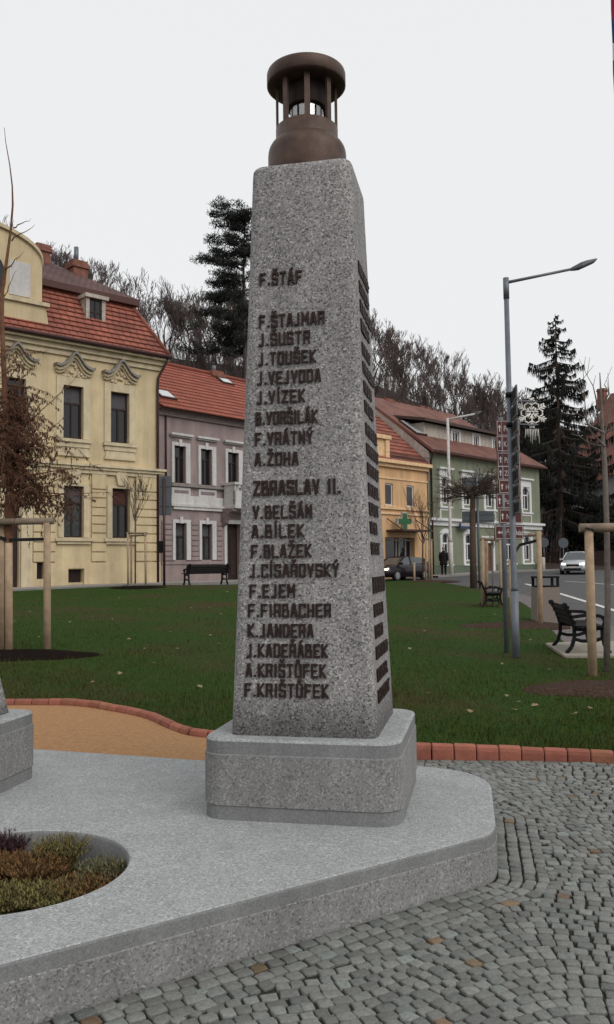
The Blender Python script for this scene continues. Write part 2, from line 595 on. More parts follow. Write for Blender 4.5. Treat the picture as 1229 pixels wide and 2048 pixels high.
# ================================================================== GROUND
EDGE_PX = [(-220, 1420), (-60, 1412), (15, 1409), (150, 1410), (230, 1421), (300, 1436), (352, 1459), (415, 1474)]
edge_pts = [ong(*p) for p in EDGE_PX]
edge_pts += [V((0.0, 7.32, 0)), V((.5, 7.20, 0))]
edge_pts += [ong(*p) for p in [(850, 1500), (1030, 1507), (1229, 1517), (1400, 1527)]]
edge_pts += [V((4.0, 6.55, 0)), V((7, 6.2, 0))]
for p in edge_pts: p.z = zg(p.x, p.y)
def smooth_path(pts, step):
    out = []
    for i in range(len(pts) - 1):
        p0, p1, p2, p3 = pts[max(i - 1, 0)], pts[i], pts[i + 1], pts[min(i + 2, len(pts) - 1)]
        for k in range(12):
            t = k / 12
            out.append(.5 * ((2 * p1) + (p2 - p0) * t + (2 * p0 - 5 * p1 + 4 * p2 - p3) * t * t + (3 * p1 - p0 - 3 * p2 + p3) * t ** 3))
    out.append(pts[-1])
    res, acc = [out[0]], 0
    for a, b in zip(out, out[1:]):
        L = (b - a).length
        while acc + L >= step:
            k = (step - acc) / L
            a = a + (b - a) * k
            res.append(a.copy())
            L = (b - a).length
            acc = 0
        acc += L
    return res
edge_line = smooth_path(edge_pts, .045)
def edge_y(u):
    for a, b in zip(edge_line, edge_line[1:]):
        ua, ub = a.x / a.y, b.x / b.y
        if ua <= u <= ub:
            k = (u - ua) / (ub - ua + 1e-9)
            return a.y + (b.y - a.y) * k
    return edge_line[0].y if u < edge_line[0].x / edge_line[0].y else edge_line[-1].y

# broad earth sheet to the horizon
mb = MB()
rad = [0, 1.5, 3, 5, 7, 9, 12, 16, 22, 30, 40, 55, 75, 110, 200, 500, 1800]
nA = 96
for r in rad[1:]:
    for k in range(nA):
        a = 2 * PI * k / nA
        x, y = r * math.cos(a), r * math.sin(a)
        mb.v.append(V((x, y, zg(x, max(y, 0)) - .16)))
mb.v.append(V((0, 0, -.16)))
c0 = len(mb.v) - 1
for k in range(nA):
    mb.f.append([c0, k, (k + 1) % nA]); mb.mi.append(0); mb.sm.append(True)
for i in range(len(rad) - 2):
    for k in range(nA):
        k2 = (k + 1) % nA
        mb.f.append([i * nA + k, i * nA + nA + k, i * nA + nA + k2, i * nA + k2]); mb.mi.append(0); mb.sm.append(True)
struct(mb.build('ground', M['hillm']))

def strip(name, cols, m, rows=24, dz=0.0, pw=1.6):
    """a sheet between near and far border points, following the ground"""
    b = MB()
    for a, c in cols:
        for j in range(rows + 1):
            k = (j / rows) ** pw
            x, y = a[0] + (c[0] - a[0]) * k, a[1] + (c[1] - a[1]) * k
            b.v.append(V((x, y, zg(x, y) + dz)))
    for i in range(len(cols) - 1):
        for j in range(rows):
            q = i * (rows + 1) + j
            b.f.append([q, q + rows + 1, q + rows + 2, q + 1]); b.mi.append(0); b.sm.append(True)
    return struct(b.build(name, m))

def interp(tab, x):
    return lerpt(tab, x)
LAWN_FAR = [(-260, 1174), (0, 1174), (200, 1172), (330, 1170), (460, 1170), (620, 1163), (775, 1160), (850, 1162), (905, 1168), (950, 1176), (1000, 1189), (1040, 1202), (1075, 1225), (1092, 1248), (1110, 1266), (1135, 1290), (1180, 1298), (1229, 1300), (1400, 1315)]
# road sheet under everything beyond the lawn
cols = []
for i in range(60):
    u = -1.2 + 2.4 * i / 59
    cols.append(((u * 9.0, 9.0), (u * 86, 86)))
strip('road', cols, M['asphalt'], 40, -.05)
cols = []
lawn_cols = []
for i in range(101):
    px = -260 + (1500 + 260) * i / 100
    u = (px - 614.5) / FPX
    fy = interp(LAWN_FAR, min(px, 1400))
    pf = ong(px, fy)
    u2 = pf.x / pf.y
    ny = edge_y(u2)
    cols.append(((u2 * ny, ny + .03), (pf.x, pf.y)))
    lawn_cols.append((u2, ny + .05, pf.y))
strip('lawn', cols, M['turf'], 60, 0.0, 1.5)
def lawn_far(u):
    for (a, n1, f1), (b, n2, f2) in zip(lawn_cols, lawn_cols[1:]):
        if a <= u <= b: return n1 + (n2 - n1) * (u - a) / (b - a + 1e-9), f1 + (f2 - f1) * (u - a) / (b - a + 1e-9)
    return None
# near pavement between the lawn and the road
NP = [(990, 1172, 1190), (1040, 1186, 1205), (1075, 1196, 1228), (1100, 1206, 1256), (1140, 1219, 1296), (1190, 1236, 1302), (1229, 1250, 1305), (1400, 1300, 1330)]
strip('pavement', [(ong(px, yn + 4).xy, ong(px, yf).xy) for px, yf, yn in NP], M['pavem'], 10, -.03, 1)
# road edge line
b = MB()
LP = [ong(*p) for p in [(1052, 1166), (1085, 1175), (1130, 1188), (1180, 1203), (1229, 1218), (1330, 1250)]]
for a, c in zip(LP, LP[1:]):
    d = (c - a).normalized()
    s_ = V((-d.y, d.x, 0)) * .10
    up = V((0, 0, .004 - .05 + .006))
    b.quad(a - s_ + up, c - s_ + up, c + s_ + up, a + s_ + up)
struct(b.build('road_line', M['roadpaint']))
b = MB()
LP = [ong(*p) for p in [(1130, 1161), (1180, 1164), (1229, 1168), (1330, 1176)]]
for a, c in zip(LP, LP[1:]):
    d = (c - a).normalized()
    s_ = V((-d.y, d.x, 0)) * .08
    up = V((0, 0, -.04))
    b.quad(a - s_ + up, c - s_ + up, c + s_ + up, a + s_ + up)
struct(b.build('road_line', M['roadpaint']))

# ------------------------------------------------------------------ sand path on the left
PLAT = [(-1.085, 3.048), (.905, 4.389), (.965, 4.52), (1.125, 5.38), (1.095, 5.58), (1.0, 5.74), (.728, 5.9), (-.745, 6.13), (-2.11, 6.59), (-3.6, 7.0), (-4.3, 5.0), (-3.1, 1.69)]
b = MB()
N = 40
near, far = [], []
for i in range(N + 1):
    x = -5.2 + 5.2 * i / N
    yb = 6.9 if x < -3.6 else interp([(-3.6, 7.0), (-2.11, 6.59), (-.745, 6.13), (.728, 5.9)], x)
    ye = interp([(p.x, p.y) for p in edge_line if p.x < 1], x)
    near.append((x, yb - .15)); far.append((x, ye))
R_ = 10
for (xa, ya), (xb, yb) in zip(near, far):
    for j in range(R_ + 1):
        y = ya + (yb - ya) * j / R_
        zz = .19 + (zg(xb, yb) + .0 - .19) * (j / R_) ** 1.5
        b.v.append(V((xa, y, zz - (.16 * sstep(-.6, .0, xa)))))
for i in range(N):
    for j in range(R_):
        q = i * (R_ + 1) + j
        b.f.append([q, q + R_ + 1, q + R_ + 2, q + 1]); b.mi.append(0); b.sm.append(True)
struct(b.build('sand_path', M['sand']))

# ------------------------------------------------------------------ terracotta edging
b = MB()
i = 0
line = edge_line
seg = 4
idx = 0
while idx + seg < len(line):
    L = seg if line[idx].x > .4 else random.choice([3, 4, 4])
    a, c = line[idx], line[min(idx + L, len(line) - 1)]
    d = (c - a).normalized()
    nrm = V((d.y, -d.x, 0))
    a2, c2 = a + d * .004, c - d * .004
    prof = [(-.05, -.1), (-.05, .018), (-.042, .045), (-.022, .058), (.0, .062), (.022, .058), (.042, .045), (.05, .018), (.05, -.1)]
    jz = random.uniform(-.004, .004)
    rs = []
    for t, ins in ((0, .88), (.05, 1), (.95, 1), (1, .88)):
        q = a2 + (c2 - a2) * t
        base = max(0, zg(q.x, q.y)) + .0
        rs.append([V((q.x + nrm.x * o * ins, q.y + nrm.y * o * ins, base + (h if h < 0 else h * ins) + jz)) for o, h in prof])
    b.rings(rs, cap=True, smooth=False)
    idx += L
edging = b.build('edging', M['edge'])
tag(edging, 'terracotta clay edging curving along the near border of the lawn', 'edging')

# ------------------------------------------------------------------ cobbles
b = MB()
b.quad((-6, -3, -.012), (9, -3, -.012), (9, 7.3, -.012), (-6, 7.3, -.012))
struct(b.build('joint_sand', M['joint']))
e1 = V((2.013, 1.357)).normalized()
n1 = V((e1.y, -e1.x))
Cc = V((.915, 4.43))
e2 = V((.18, .98)).normalized()
n2 = V((e2.y, -e2.x))
plat2 = [V(p) for p in PLAT]
def pdist(p):
    """distance outside the platform outline, negative inside"""
    best = 1e9
    ins = False
    n = len(plat2)
    for i in range(n):
        a, c = plat2[i], plat2[(i + 1) % n]
        d = c - a
        t = max(0, min(1, (p - a).dot(d) / d.length_squared))
        best = min(best, (p - (a + d * t)).length)
        if (a.y > p.y) != (c.y > p.y) and p.x < (c.x - a.x) * (p.y - a.y) / (c.y - a.y) + a.x:
            ins = not ins
    return -best if ins else best
cob = MB()
SETTS = {}
def sett(c, d, L, W):
    """one granite sett: worn top, chipped corners"""
    SETTS.setdefault((int(c.x // .1), int(c.y // .1)), []).append(c.copy())
    nn = V((-d.y, d.x))
    mi = 0
    r = random.random()
    if r < .016: mi = 1
    elif r < .22: mi = 2
    def ring(k, z, j):
        out = []
        for sx, sy in ((-1, -1), (0, -1.03), (1, -1), (1.03, 0), (1, 1), (0, 1.03), (-1, 1), (-1.03, 0)):
            if sx and sy: kk = k * .975
            else: kk = k
            q = c + d * (sx * L / 2 * kk) + nn * (sy * W / 2 * kk)
            out.append((q.x, q.y, z))
        return out
    h = random.uniform(-.003, .003)
    tx, ty = random.uniform(-.035, .035), random.uniform(-.035, .035)
    jit = [(random.uniform(-.0035, .0035), random.uniform(-.0035, .0035)) for _ in range(8)]
    rs = []
    for k, z in ((1, -.05), (1, h - .006), (.955, h - .0012), (.8, h + .0003)):
        rg = ring(k, z, 0)
        if z > -.05:
            rg = [(x + a, y + e, zz + (x - c.x) * tx + (y - c.y) * ty) for (x, y, zz), (a, e) in zip(rg, jit)]
        rs.append(rg)
    cob.rings(rs, mi=mi, cap=False, smooth=True)
    o = len(cob.v)
    cob.v.append(V((c.x, c.y, h + .0006)))
    for k in range(8):
        cob.f.append([o - 8 + k, o - 8 + (k + 1) % 8, o]); cob.mi.append(mi); cob.sm.append(True)
# rows that follow the outline of the platform
G = .0078
outline = []
def add_off(dist):
    pts = []
    A = V((-1.9, 2.50)); 
    Bq = V((.905, 4.389))
    a = A + n1 * dist
    c = Bq + n1 * dist
    m = int((c - a).length / .02)
    for i in range(m + 1): pts.append(a + (c - a) * i / m)
    a0 = math.atan2(n1.y, n1.x); a1 = math.atan2(n2.y, n2.x)
    cc = V((.905, 4.389))
    for i in range(1, 9):
        t = a0 + (a1 - a0) * i / 9
        pts.append(cc + V((math.cos(t), math.sin(t))) * dist)
    a = V((.925, 4.42)) + n2 * dist
    c = V((1.135, 5.50)) + n2 * dist
    m = int((c - a).length / .02)
    for i in range(m + 1): pts.append(a + (c - a) * i / m)
    cc = V((1.125, 5.46))
    for i in range(1, 10):
        t = a1 + (PI * .62 - a1) * i / 9
        pts.append(cc + V((math.cos(t), math.sin(t))) * dist)
    a = pts[-1]
    c = a + V((-1.2, .22))
    for i in range(1, 60): pts.append(a + (c - a) * i / 60)
    return pts
W = .062
for row in range(4):
    dist = .045 + row * (W + .004)
    pts = add_off(dist)
    acc, i = random.random() * .05, 0
    P_ = [V((p.x, p.y, 0)) for p in pts]
    P_ = smooth_path(P_, .01)
    k = 0
    while k < len(P_) - 10:
        L = random.uniform(.058, .085)
        st = int((L + G) / .01)
        mid = P_[min(k + st // 2, len(P_) - 1)]
        d = (P_[min(k + st, len(P_) - 1)] - P_[k]).normalized()
        c = V((mid.x + random.uniform(-.003, .003), mid.y + random.uniform(-.003, .003)))
        if mid.y > 2.2 and mid.y < edge_y(mid.x / mid.y) - .16:
            sett(c, V((d.x, d.y)), st * .01 - G, W - G + .002)
        k += st
RB = .045 + 4 * (W + .004) - .005
def fld(x, y):
    return 0.20 * math.sin(1.25 * x + .4) + .11 * math.sin(2.3 * x - .8 * y) + .05 * math.sin(5.1 * x + 1.3)
rowh = .060
r = 0
y0 = 0.9
th = math.radians(13)
ct, st_ = math.cos(th), math.sin(th)
for r in range(130):
    s = -2.5 + random.random() * .06
    while s < 6.0:
        L = random.uniform(.052, .082)
        sm = s + L / 2
        yy = y0 + r * rowh + fld(sm, r * rowh) * 1.0
        dy = (fld(sm + .02, r * rowh) - fld(sm - .02, r * rowh)) / .04
        x = sm * ct - yy * st_ * .5
        y = sm * st_ + yy
        s += L
        p = V((x, y))
        if y < 2.2 or y > 7.4 or abs(x / y) > .5: continue
        if y > edge_y(x / y) - .13: continue
        if x < -.3 and y > 5.3: continue
        pd = pdist(p)
        if pd < RB - .028: continue
        d = V((ct, st_ + dy)).normalized()
        sett(p + V((random.uniform(-.004, .004), random.uniform(-.004, .004))), d, L - G, rowh - G + .002)
# small stones wedged where the rows meet
def free(p, r):
    i, j = int(p.x // .1), int(p.y // .1)
    return all((p - q).length > r for a in (-1, 0, 1) for b_ in (-1, 0, 1) for q in SETTS.get((i + a, j + b_), []))
for ix in range(-75, 150):
    for iy in range(125, 360):
        p = V((ix * .02, iy * .02))
        if not free(p, .048) or abs(p.x / p.y) > .42: continue
        if p.x < -.3 and p.y > 5.3 or p.y > edge_y(p.x / p.y) - .14: continue
        pd = pdist(p)
        if .03 < pd:
            a = random.uniform(0, 3)
            sett(p, V((math.cos(a), math.sin(a))), random.uniform(.04, .05), random.uniform(.038, .046))
# a straight border course below the edging
k = 0
line2 = [p for p in edge_line if p.x > .7]
bl = smooth_path([V((p.x, p.y, 0)) for p in line2], .01)
while k < len(bl) - 14:
    st2 = random.choice([9, 10, 11])
    a, c = bl[k], bl[k + st2]
    d = (c - a).normalized()
    mid = (a + c) / 2 + V((d.y, -d.x, 0)) * .10
    sett(V((mid.x, mid.y)), V((d.x, d.y)), st2 * .01 - G, .075)
    k += st2
struct(cob.build('cobbles', [M['sett'], M['sett_warm'], M['settp']]))

# ------------------------------------------------------------------ platform
HC, HR = V((-1.40, 4.01)), .56
def roundpoly(pts, r, seg=6):
    out = []
    n = len(pts)
    for i in range(n):
        p0, p1, p2 = V(pts[i - 1]), V(pts[i]), V(pts[(i + 1) % n])
        d0, d1 = (p0 - p1), (p2 - p1)
        rr = min(r, d0.length * .45, d1.length * .45)
        a, c = p1 + d0.normalized() * rr, p1 + d1.normalized() * rr
        for k in range(seg + 1):
            t = k / seg
            out.append(a * (1 - t) ** 2 + p1 * 2 * t * (1 - t) + c * t * t)
    return out
def inset(pts, d):
    n = len(pts)
    out = []
    for i in range(n):
        t = (pts[(i + 1) % n] - pts[i - 1])
        if t.length < 1e-9: t = pts[(i + 1) % n] - pts[i]
        t.normalize()
        out.append(pts[i] + V((-t.y, t.x)) * d)
    return out
PT = .226
outer = roundpoly(PLAT, .10)
mb = MB()
def ring3(p2, z): return [(p.x, p.y, z) for p in p2]
rs = [ring3(outer, -.1), ring3(outer, PT - .070), ring3(inset(outer, .004), PT - .066), ring3(inset(outer, .004), PT - .012), ring3(inset(outer, .008), PT - .003), ring3(inset(outer, .016), PT)]
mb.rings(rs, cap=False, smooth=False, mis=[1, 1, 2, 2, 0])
hole = [HC + V((math.cos(2 * PI * k / 72), math.sin(2 * PI * k / 72))) * HR for k in range(72)]
hin = [HC + (p - HC) * .975 for p in hole]
mb.rings([ring3(hole, PT), ring3([HC + (p - HC) * .988 for p in hole], PT - .004), ring3(hin, PT - .02), ring3(hin, -.05)], cap=False, smooth=True, mis=[0, 2, 2])
bm = bmesh.new()
oi = inset(outer, .016)
vo = [bm.verts.new((p.x, p.y, PT)) for p in oi]
vh = [bm.verts.new((p.x, p.y, PT)) for p in hole]
es = []
for L in (vo, vh):
    for i in range(len(L)): es.append(bm.edges.new((L[i], L[(i + 1) % len(L)])))
bmesh.ops.triangle_fill(bm, use_beauty=True, use_dissolve=False, edges=es)
bm.verts.index_update()
mb.add([v.co.copy() for v in bm.verts], [[v.index for v in (f.verts if f.normal.z >= 0 else reversed(f.verts))] for f in bm.faces], 0)
bm.free()
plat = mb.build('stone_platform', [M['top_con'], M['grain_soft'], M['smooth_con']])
tag(plat, 'low pale concrete platform with a round planting hole under the monuments', 'platform')

# ------------------------------------------------------------------ monument pillar
YAW = .205
MC = V((.046, 5.164))
AX, AY = V((math.cos(YAW), -math.sin(YAW))), V((math.sin(YAW), math.cos(YAW)))
ZB, ZT = .656, 3.971
WB, WT, DB, DT = .412, .300, .440, .294
def rrect(w, d, r, seg=6):
    pts = []
    for cx, cy, a0 in ((w - r, -(d - r), -PI / 2), (w - r, d - r, 0), (-(w - r), d - r, PI / 2), (-(w - r), -(d - r), PI)):
        for k in range(seg + 1):
            a = a0 + PI / 2 * k / seg
            pts.append(V((cx + r * math.cos(a), cy + r * math.sin(a))))
    return pts
def mloc(x, y, z, C=MC):
    p = C + AX * x + AY * y
    return V((p.x, p.y, z))
def mring(w, d, r, z, C=MC): return [mloc(p.x, p.y, z, C) for p in rrect(w, d, r)]
def build_pillar(C, parent, zt, wt, dt):
    mb = MB()
    rs = []
    for i in range(13):
        k = i / 12
        k2 = k + .10 * k * (1 - k)
        rs.append(mring(WB + (wt - WB) * k2, DB + (dt - DB) * k2, .055, ZB - .01 + (zt - .05 - ZB) * k, C))
    for a in (18, 36, 54, 72, 90):
        a = math.radians(a)
        i_ = .05 * (1 - math.cos(a))
        rs.append(mring(wt - i_, dt - i_, .055 - i_ * .3, zt - .05 + .05 * math.sin(a), C))
    mb.rings(rs, smooth=True)
    ob = mb.build('pillar', M['grain'], parent)
    return ob
def build_plinth(C, parent, hw, hd, top=ZB):
    mb = MB()
    bot = PT - .01
    rs = [mring(hw, hd, .13, bot, C), mring(hw, hd, .13, PT + .072, C), mring(hw + .006, hd + .006, .132, PT + .078, C), mring(hw + .006, hd + .006, .132, top - .085, C),
          mring(hw, hd, .13, top - .079, C), mring(hw, hd, .13, top - .012, C), mring(hw - .006, hd - .006, .127, top - .003, C), mring(hw - .016, hd - .016, .12, top, C)]
    mb.rings(rs, smooth=False, mis=[1, 1, 0, 1, 1, 2, 2])
    mb.f.pop(); mb.mi.pop(); mb.sm.pop()
    n = len(rs[0]); o = len(mb.v) - n
    mb.f.append([o + k for k in range(n)]); mb.mi.append(2); mb.sm.append(False)
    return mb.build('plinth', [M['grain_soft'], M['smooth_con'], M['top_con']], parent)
mon = thing('monument', 'tall tapering concrete memorial pillar with bronze letters and a lantern on top', 'monument', (MC.x, MC.y, PT))
build_pillar(MC, mon, ZT, WT, DT)
build_plinth(MC, mon, .545, .555)
MC2 = V((-2.445, 5.33))
mon2 = thing('monument', 'second concrete memorial pillar cut off at the left edge of the photo', 'monument', (MC2.x, MC2.y, PT))
build_pillar(MC2, mon2, 2.2, .17, .2)
build_plinth(MC2, mon2, .545, .555)

# lettering
GLY = {
 'A': [[(0, 0), (.36, 1), (.64, 1), (1, 0)], [(.2, .3), (.8, .3)]],
 'B': [[(0, 0), (0, 1), (.85, 1), (.85, .54), (0, .54)], [(.85, .54), (1, .46), (1, 0), (0, 0)]],
 'C': [[(1, .8), (1, 1), (0, 1), (0, 0), (1, 0), (1, .2)]],
 'D': [[(0, 0), (0, 1), (.8, 1), (1, .86), (1, .14), (.8, 0), (0, 0)]],
 'E': [[(1, 1), (0, 1), (0, 0), (1, 0)], [(0, .5), (.8, .5)]],
 'F': [[(1, 1), (0, 1), (0, 0)], [(0, .5), (.8, .5)]],
 'H': [[(0, 0), (0, 1)], [(1, 0), (1, 1)], [(0, .5), (1, .5)]],
 'I': [[(.5, 0), (.5, 1)]],
 'J': [[(.8, 1), (.8, 0), (0, 0)], ],
 'K': [[(0, 0), (0, 1)], [(1, 1), (.12, .5), (1, 0)]],
 'L': [[(0, 1), (0, 0), (1, 0)]],
 'M': [[(0, 0), (0, 1), (.5, .45), (1, 1), (1, 0)]],
 'N': [[(0, 0), (0, 1), (1, 0), (1, 1)]],
 'O': [[(0, 0), (0, 1), (1, 1), (1, 0), (0, 0)]],
 'R': [[(0, 0), (0, 1), (1, 1), (1, .48), (0, .48)], [(.8, .48), (1, 0)]],
 'S': [[(1, .82), (1, 1), (0, 1), (0, .54), (1, .46), (1, 0), (0, 0), (0, .18)]],
 'T': [[(0, 1), (1, 1)], [(.5, 1), (.5, 0)]],
 'U': [[(0, 1), (0, 0), (1, 0), (1, 1)]],
 'V': [[(0, 1), (.5, 0), (1, 1)]],
 'Y': [[(0, 1), (.5, .5), (1, 1)], [(.5, .5), (.5, 0)]],
 'Z': [[(0, 1), (1, 1), (0, 0), (1, 0)]],
 '.': [[(.35, .04), (.65, .04)]], ' ': [],
}
ACC = {'Š': ('S', 'v'), 'Ž': ('Z', 'v'), 'Ř': ('R', 'v'), 'Á': ('A', '/'), 'Í': ('I', '/'), 'Ý': ('Y', '/'), 'Ů': ('U', 'o')}
ACG = {'v': [[(.2, 1.36), (.5, 1.2), (.8, 1.36)]], '/': [[(.35, 1.2), (.75, 1.34)]], 'o': [[(.34, 1.19), (.34, 1.36), (.66, 1.36), (.66, 1.19), (.34, 1.19)]]}
WID = {'I': .3, '.': .22, ' ': .55, 'M': 1.15, 'J': .85}
PLF = None
def front_d(z):
    k = (z - ZB) / (ZT - .05 - ZB)
    k = k + .10 * k * (1 - k)
    return DB + (DT - DB) * k
def side_w(z):
    k = (z - ZB) / (ZT - .05 - ZB)
    k = k + .10 * k * (1 - k)
    return WB + (WT - WB) * k
def hit_front(px, py):
    d = ray(px, py)
    z = 2.0
    for _ in range(30):
        dd = front_d(z)
        P0 = mloc(0, -dd, z)
        n = V((AY.x, AY.y, 0))
        t = (P0 - CAM).dot(n) / d.dot(n)
        p = CAM + d * t
        z = p.z
    q = V((p.x, p.y)) - MC
    return q.dot(AX), p.z
def hit_side(px, py):
    d = ray(px, py)
    z = 2.0
    for _ in range(30):
        P0 = mloc(side_w(z), 0, z)
        n = V((AX.x, AX.y, 0))
        t = (P0 - CAM).dot(n) / d.dot(n)
        p = CAM + d * t
        z = p.z
    q = V((p.x, p.y)) - MC
    return q.dot(AY), p.z
cnt = [0]
def seg_block(mb, face, a, c, w, depth):
    ax, az = a
    cx, cz = c
    dx, dz = cx - ax, cz - az
    L = math.hypot(dx, dz) or 1e-6
    ux, uz = dx / L, dz / L
    e = w * .46
    cnt[0] += 1
    dep = depth + .0007 * (cnt[0] % 5)
    p = [(ax - ux * e + uz * w / 2, az - uz * e - ux * w / 2), (cx + ux * e + uz * w / 2, cz + uz * e - ux * w / 2),
         (cx + ux * e - uz * w / 2, cz + uz * e + ux * w / 2), (ax - ux * e - uz * w / 2, az - uz * e + ux * w / 2)]
    mb.hexa([face(x, z, -.02) for x, z in p] + [face(x, z, dep) for x, z in p])
def write(txt, x0, x1, zb, h, face, w, depth, parent):
    mb = MB()
    gap = .72
    tot = 0
    items = []
    for ch in txt:
        base, acc = ACC.get(ch, (ch, None))
        items.append((base, acc, WID.get(base, 1.0)))
        tot += WID.get(base, 1.0) + gap
    tot -= gap
    k = (x1 - x0 - w) / tot
    x = x0 + w / 2
    for base, acc, wd in items:
        for st in GLY[base] + (ACG[acc] if acc else []):
            for a, c in zip(st, st[1:]):
                hh = h - w
                seg_block(mb, face, (x + a[0] * wd * k, zb + w / 2 + a[1] * hh), (x + c[0] * wd * k, zb + w / 2 + c[1] * hh), w, depth)
        x += (wd + gap) * k
    return mb.build('inscription', M['letter'], parent)
def face_front(x, z, out): return mloc(x, -front_d(z) - out, z)
def face_side(y, z, out): return mloc(side_w(z) + out, y, z)
ROWS = [('F.ŠTÁF', 520, 605, 572, 567), ('F.ŠTAJMAR', 519, 650, 655, 650), ('J.ŠUSTR', 518, 621, 692, 688), ('J.TOUŠEK', 517, 633, 731, 726),
        ('J.VEJVODA', 515, 643, 769, 765), ('J.VÍZEK', 514, 611, 808, 805), ('B.VORŠILÁK', 512, 636, 850, 846), ('F.VRÁTNÝ', 511, 627, 891, 888),
        ('A.ŽOHA', 510, 598, 932, 930), ('ZBRASLAV II.', 507, 683, 991, 988), ('V.BELŠÁN', 506, 625, 1038, 1036), ('A.BÍLEK', 504, 609, 1076, 1075),
        ('F.BLAŽEK', 503, 624, 1116, 1115), ('J.CÍSAŘOVSKÝ', 500, 679, 1155, 1154), ('F.EJEM', 500, 591, 1196, 1195), ('F.FIRBACHER', 497, 663, 1235, 1234),
        ('K.JANDERA', 496, 628, 1275, 1275), ('J.KADEŘÁBEK', 494, 657, 1315, 1315), ('A.KRIŠTŮFEK', 492, 653, 1355, 1355), ('F.KRIŠTŮFEK', 490, 658, 1395, 1395)]
for txt, xa, xb, ya, yb in ROWS:
    a, za = hit_front(xa, ya)
    c, zc = hit_front(xb, yb)
    big = txt.startswith('ZBR')
    write(txt, a, c, (za + zc) / 2, .086 if big else .076, face_front, .0138 if big else .0112, .009, mon)
# the names on the narrow side run into dark bars from here: raised strokes, too oblique to read
SR = [(577, 736, .30, 0), (612, 737, .27, 0), (646, 738, .32, 0), (682, 740, .24, 0), (724, 741, .22, 0), (760, 743, .32, 0), (795, 744, .24, 0), (832, 746, .26, 0), (873, 747, .34, 0), (911, 749, .36, 0), (947, 750, .34, 0),
      (985, 752, .30, 0), (1021, 753, .28, 0), (1057, 755, .20, 0), (1096, 757, .25, 0), (1165, 763, .40, 1), (1212, 764, .28, 0), (1252, 766, .24, 0), (1290, 769, .38, 0), (1331, 771, .34, 0), (1370, 773, .36, 0)]
for py, px, wid, big in SR:
    y, z = hit_side(px, py)
    h = .094 if big else .073
    y0 = -side_w(z) * .0 - front_d(z) + .115
    mb = MB()
    x = y0
    last = 0
    while x < y0 + wid * 1.4:
        stp = random.uniform(.030, .042)
        seg_block(mb, face_side, (x, z - h / 2), (x, z + h / 2 - .014), .0125, .008)
        if random.random() < .75:
            zz = random.choice([z - h / 2, z, z + h / 2 - .014])
            seg_block(mb, face_side, (x, zz), (x + stp, zz), .012, .008)
        x += stp + (.006 if random.random() < .3 else 0)
    mb.build('inscription', M['letter'], mon)

# lantern
LC = mloc(-.017, .0, ZT)
lan = MB()
lan.lathe(LC, [(0, .0), (.240, .0), (.243, .012), (.243, .150), (.2405, .175), (.234, .197), (.224, .215), (.211, .230), (.199, .240), (.193, .248), (.193, .326), (.186, .332), (.0, .332)], 64)
base = lan.build('lantern', M['bronze'], mon, None)
lb = MB()
for k in range(8):
    a = 2 * PI * k / 8 - PI / 2 + .02
    c = LC + V((math.cos(a), math.sin(a), 0)) * .183
    tx = V((-math.sin(a), math.cos(a), 0)) * .017
    rd = V((math.cos(a), math.sin(a), 0)) * .008
    lb.hexa([c + sx * tx + sy * rd + V((0, 0, z)) for z in (.328, .606) for sx, sy in ((-1, -1), (1, -1), (1, 1), (-1, 1))])
lb.build('bars', M['bronze'], base)
lc_ = MB()
lc_.lathe(LC, [(.0, .597), (.215, .597), (.240, .600), (.246, .606), (.246, .674), (.243, .684), (.230, .690), (.0, .705)], 64)
lc_.build('cap', M['bronze'], base)
lg = MB()
lg.lathe(LC, [(.105, .331), (.105, .596)], 40)
lg.lathe(LC, [(.100, .596), (.100, .331)], 40)
lg.build('glass_cylinder', M['clearglass'], base)
lh = MB()
lh.lathe(LC, [(.0, .455), (.118, .455), (.124, .465), (.124, .595)], 40)
lh.build('inner_hood', M['bronze_in'], base)

# ------------------------------------------------------------------ planting in the round hole
b = MB()
b.lathe((HC.x, HC.y, 0), [(.0, .10), (.3, .085), (.548, .06)], 48)
struct(b.build('soil', M['planter_soil']))
def sprig_plant(name, R, H, n, m, label, loc):
    t = MB()
    for i in range(n):
        a = random.uniform(0, 2 * PI)
        rr = R * math.sqrt(random.random()) * .75
        p = V((math.cos(a) * rr * .5, math.sin(a) * rr * .5, 0))
        lean = V((math.cos(a), math.sin(a), 0)) * (rr * .75 + random.uniform(-.02, .03))
        hh = H * (1 - .45 * (rr / R) ** 2) * random.uniform(.6, 1.1)
        tip = p + lean + V((0, 0, hh))
        mid = p + lean * .45 + V((0, 0, hh * .6))
        t.tube([p, mid, tip], [.0025, .002, .001], 3, cap=False)
        k = 15
        for j in range(k):
            f = .25 + .75 * j / k
            q = p.lerp(mid, f * 2) if f < .5 else mid.lerp(tip, f * 2 - 1)
            b_ = random.uniform(0, 2 * PI)
            d = V((math.cos(b_), math.sin(b_), random.uniform(.5, 1.4))).normalized() * random.uniform(.012, .028)
            s_ = V((-math.sin(b_), math.cos(b_), 0)) * .0028
            t.add([q - s_, q + s_, q + d], [(0, 1, 2)])
    for v in t.v: v += V(loc)
    root = thing(name, label, 'plant', loc, 'heathers in the round planting hole')
    t.build('foliage', m, root)
    st = MB()
    st.tube([V(loc) + V((0, 0, -.03)), V(loc) + V((0, 0, .06))], .008, 6)
    st.build('stem', M['bark'], root)
    return root
